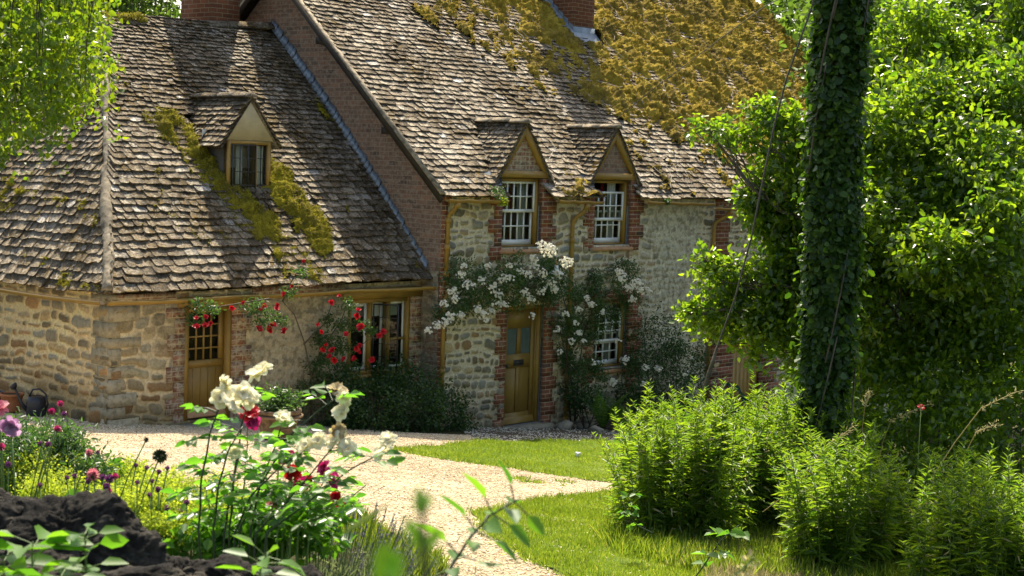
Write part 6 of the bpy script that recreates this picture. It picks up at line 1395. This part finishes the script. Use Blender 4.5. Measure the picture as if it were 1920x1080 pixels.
def bigf(px, py, Y, r, mat, label, **k):
    h = at(px, py, Y); e = empty('poppy', (h[0] + .03, h[1], BZ), label, 'flower'); bloom('bloom', h, r, mat, e, **k); b = MB(); b.tube([np.array([h[0] + .03, h[1], BZ - .05]), h + (.015, 0, -.2), h], .003, 5); bw(b, 'stem', M['stem'], e)
bigf(20, 800, 5.0, .034, M['petal_mauve'], 'large mauve crumpled flower at the left edge', npet=9, face=(.1, -.8, -.2)); bigf(-2, 768, 5.0, .032, M['petal_pink'], 'coral pink flower cut by the left edge of the view', npet=8)
# lavender at the bottom, right of the wall
lc = at(690, 1060, 5.2); la = empty('lavender', (lc[0], lc[1], float(lc[2] - .35)), 'grey lavender with thin spikes leaning over the gravel edge', 'lavender'); SB = MB(); PB = []; DB = []
for i in range(95):
    px = rng.uniform(610, 790); h = at(px, rng.uniform(925, 1060) + max(0, px - 700) * .7, rng.uniform(4.9, 5.6)); b0 = np.array([lc[0] + (h[0] - lc[0]) * .35 - .08, h[1] - .05, la.location[2]]); SB.tube([b0, (b0 + h) / 2 + (-.01, 0, .02), h], .0012, 4, False); ax = unit(h - b0)
    for j in range(16): PB.append(h - ax * rng.uniform(0, .05)); DB.append(rdir(1)[0] * .7 + ax)
bw(SB, 'stem', M['leaf_rambler'], la); V, Q = leaves(np.array(PB), np.array(DB), rdir(len(PB)), .009, .004, .2, .2); mkw('flower_spikes', V, [Q], M['lavender'], la)
k = 1500; Pq = np.stack([rng.normal(size=k) * .14 + lc[0] - .02, rng.uniform(4.8, 5.5, k), rng.uniform(-.30, -.0, k) + lc[2] + .02], 1); V, Q = leaves(Pq, rdir(k, 1.5) + (.25, 0, .2), rdir(k), rng.uniform(.04, .09, k), .004, .1, .2, 'lance'); mkw('foliage', V, [Q], M['leaf_lavender'], la)
# nettles on the near side of the wall
def nettle(path, label, L_=.055, n=7, grp='nettles in front of the low garden wall', rad=.0028): return spray('nettle', path, label, M['leaf_nettle'], L_, L_ * .62, n, 'nettle', rad, False, 'stem', pairs=True, group=grp)
nettle([(60, 1180, 3.0), (62, 1100, 3.0), (60, 1040, 3.0), (62, 1015, 3.0)], 'nettle top at the bottom left corner', .07, 6)
nettle([(0, 1180, 3.0), (5, 1100, 3.0), (8, 1065, 3.0), (5, 1040, 3.0)], 'nettle cut by the left edge at the bottom', .07, 6)
nettle([(165, 1180, 3.0), (162, 1080, 3.0), (160, 1020, 3.0), (158, 1000, 3.0)], 'tallest nettle in front of the largest wall stone', .055, 7)
nettle([(110, 1180, 2.9), (112, 1110, 2.9), (114, 1078, 2.9)], 'low nettle between the two taller ones', .065, 5)
nettle([(490, 1160, 3.2), (486, 1090, 3.2), (490, 1058, 3.2), (500, 1040, 3.2)], 'broad pale green leaves before the small dark stones', .06, 6)
# soft out-of-focus shoots very close to the camera
def nearweed(label, Y, stem, lf, r0):
    P3 = smoothpts([at(px, py, Y) for px, py in stem], 14); e = empty('tall_weed', P3[0], label, 'weed'); b = MB(); b.tube(P3, np.linspace(r0, r0 * .5, 14), 6); bw(b, 'stem', M['stem_dark'], e)
    for (ax, ay, bx3, by3, w_) in lf:
        A_ = at(ax, ay, Y); B_ = at(bx3, by3, Y + .01); Ln_ = np.linalg.norm(B_ - A_); V, Q = leaves(A_[None], (B_ - A_)[None], np.array([[.2 * rng.normal(), -.9, .35]]), Ln_, w_ / FP * Y, .3, .12); mkw('leaf', V, [Q], M['leaf_near'], e)
nearweed('blurred upright weed very close to the camera', .62, [(800, 1200), (797, 1060), (792, 980), (790, 930)], [(790, 975, 786, 905, 34), (795, 1040, 760, 960, 30), (798, 1030, 830, 985, 30), (790, 950, 812, 925, 24), (790, 1000, 745, 985, 18)], .0019)
nearweed('blurred round leaf at the bottom edge left of the upright weed', .58, [(735, 1220), (728, 1120), (726, 1080)], [(728, 1110, 720, 1010, 62), (728, 1090, 752, 1030, 40)], .0012)
spray('tall_weed', [(815, 1160, 2.2), (835, 1080, 2.2), (880, 1010, 2.2), (920, 965, 2.2), (975, 935, 2.2)], 'leaning weed with toothed leaves and drooping seed strings near the camera', M['leaf_nettle'], .050, .026, 8, 'weed', .003, False, 'stem_dark', pairs=True)
spray('tall_weed', [(1330, 1140, 2.6), (1370, 1085, 2.6), (1400, 1060, 2.6), (1415, 1045, 2.6)], 'thin seeding weed tip at the bottom edge of the lawn', M['dry'], .012, .005, 26, 'weed', .002, False, 'stem')
p0 = at(640, 985, 1.3); gbk = MB(); 
V, Q = leaves(np.array([at(640, 1000, 1.3)]), np.array([at(735, 950, 1.3) - at(640, 1000, 1.3)]), np.array([[0, -.6, .8]]), .05, .006, .1, -.1, 'lance'); gbl = mk('wild_grass', V - p0, [Q], M['grass']); gbl.location = tuple(p0); tag(gbl, 'blurred pale green grass blade over the gravel drive', 'grass')
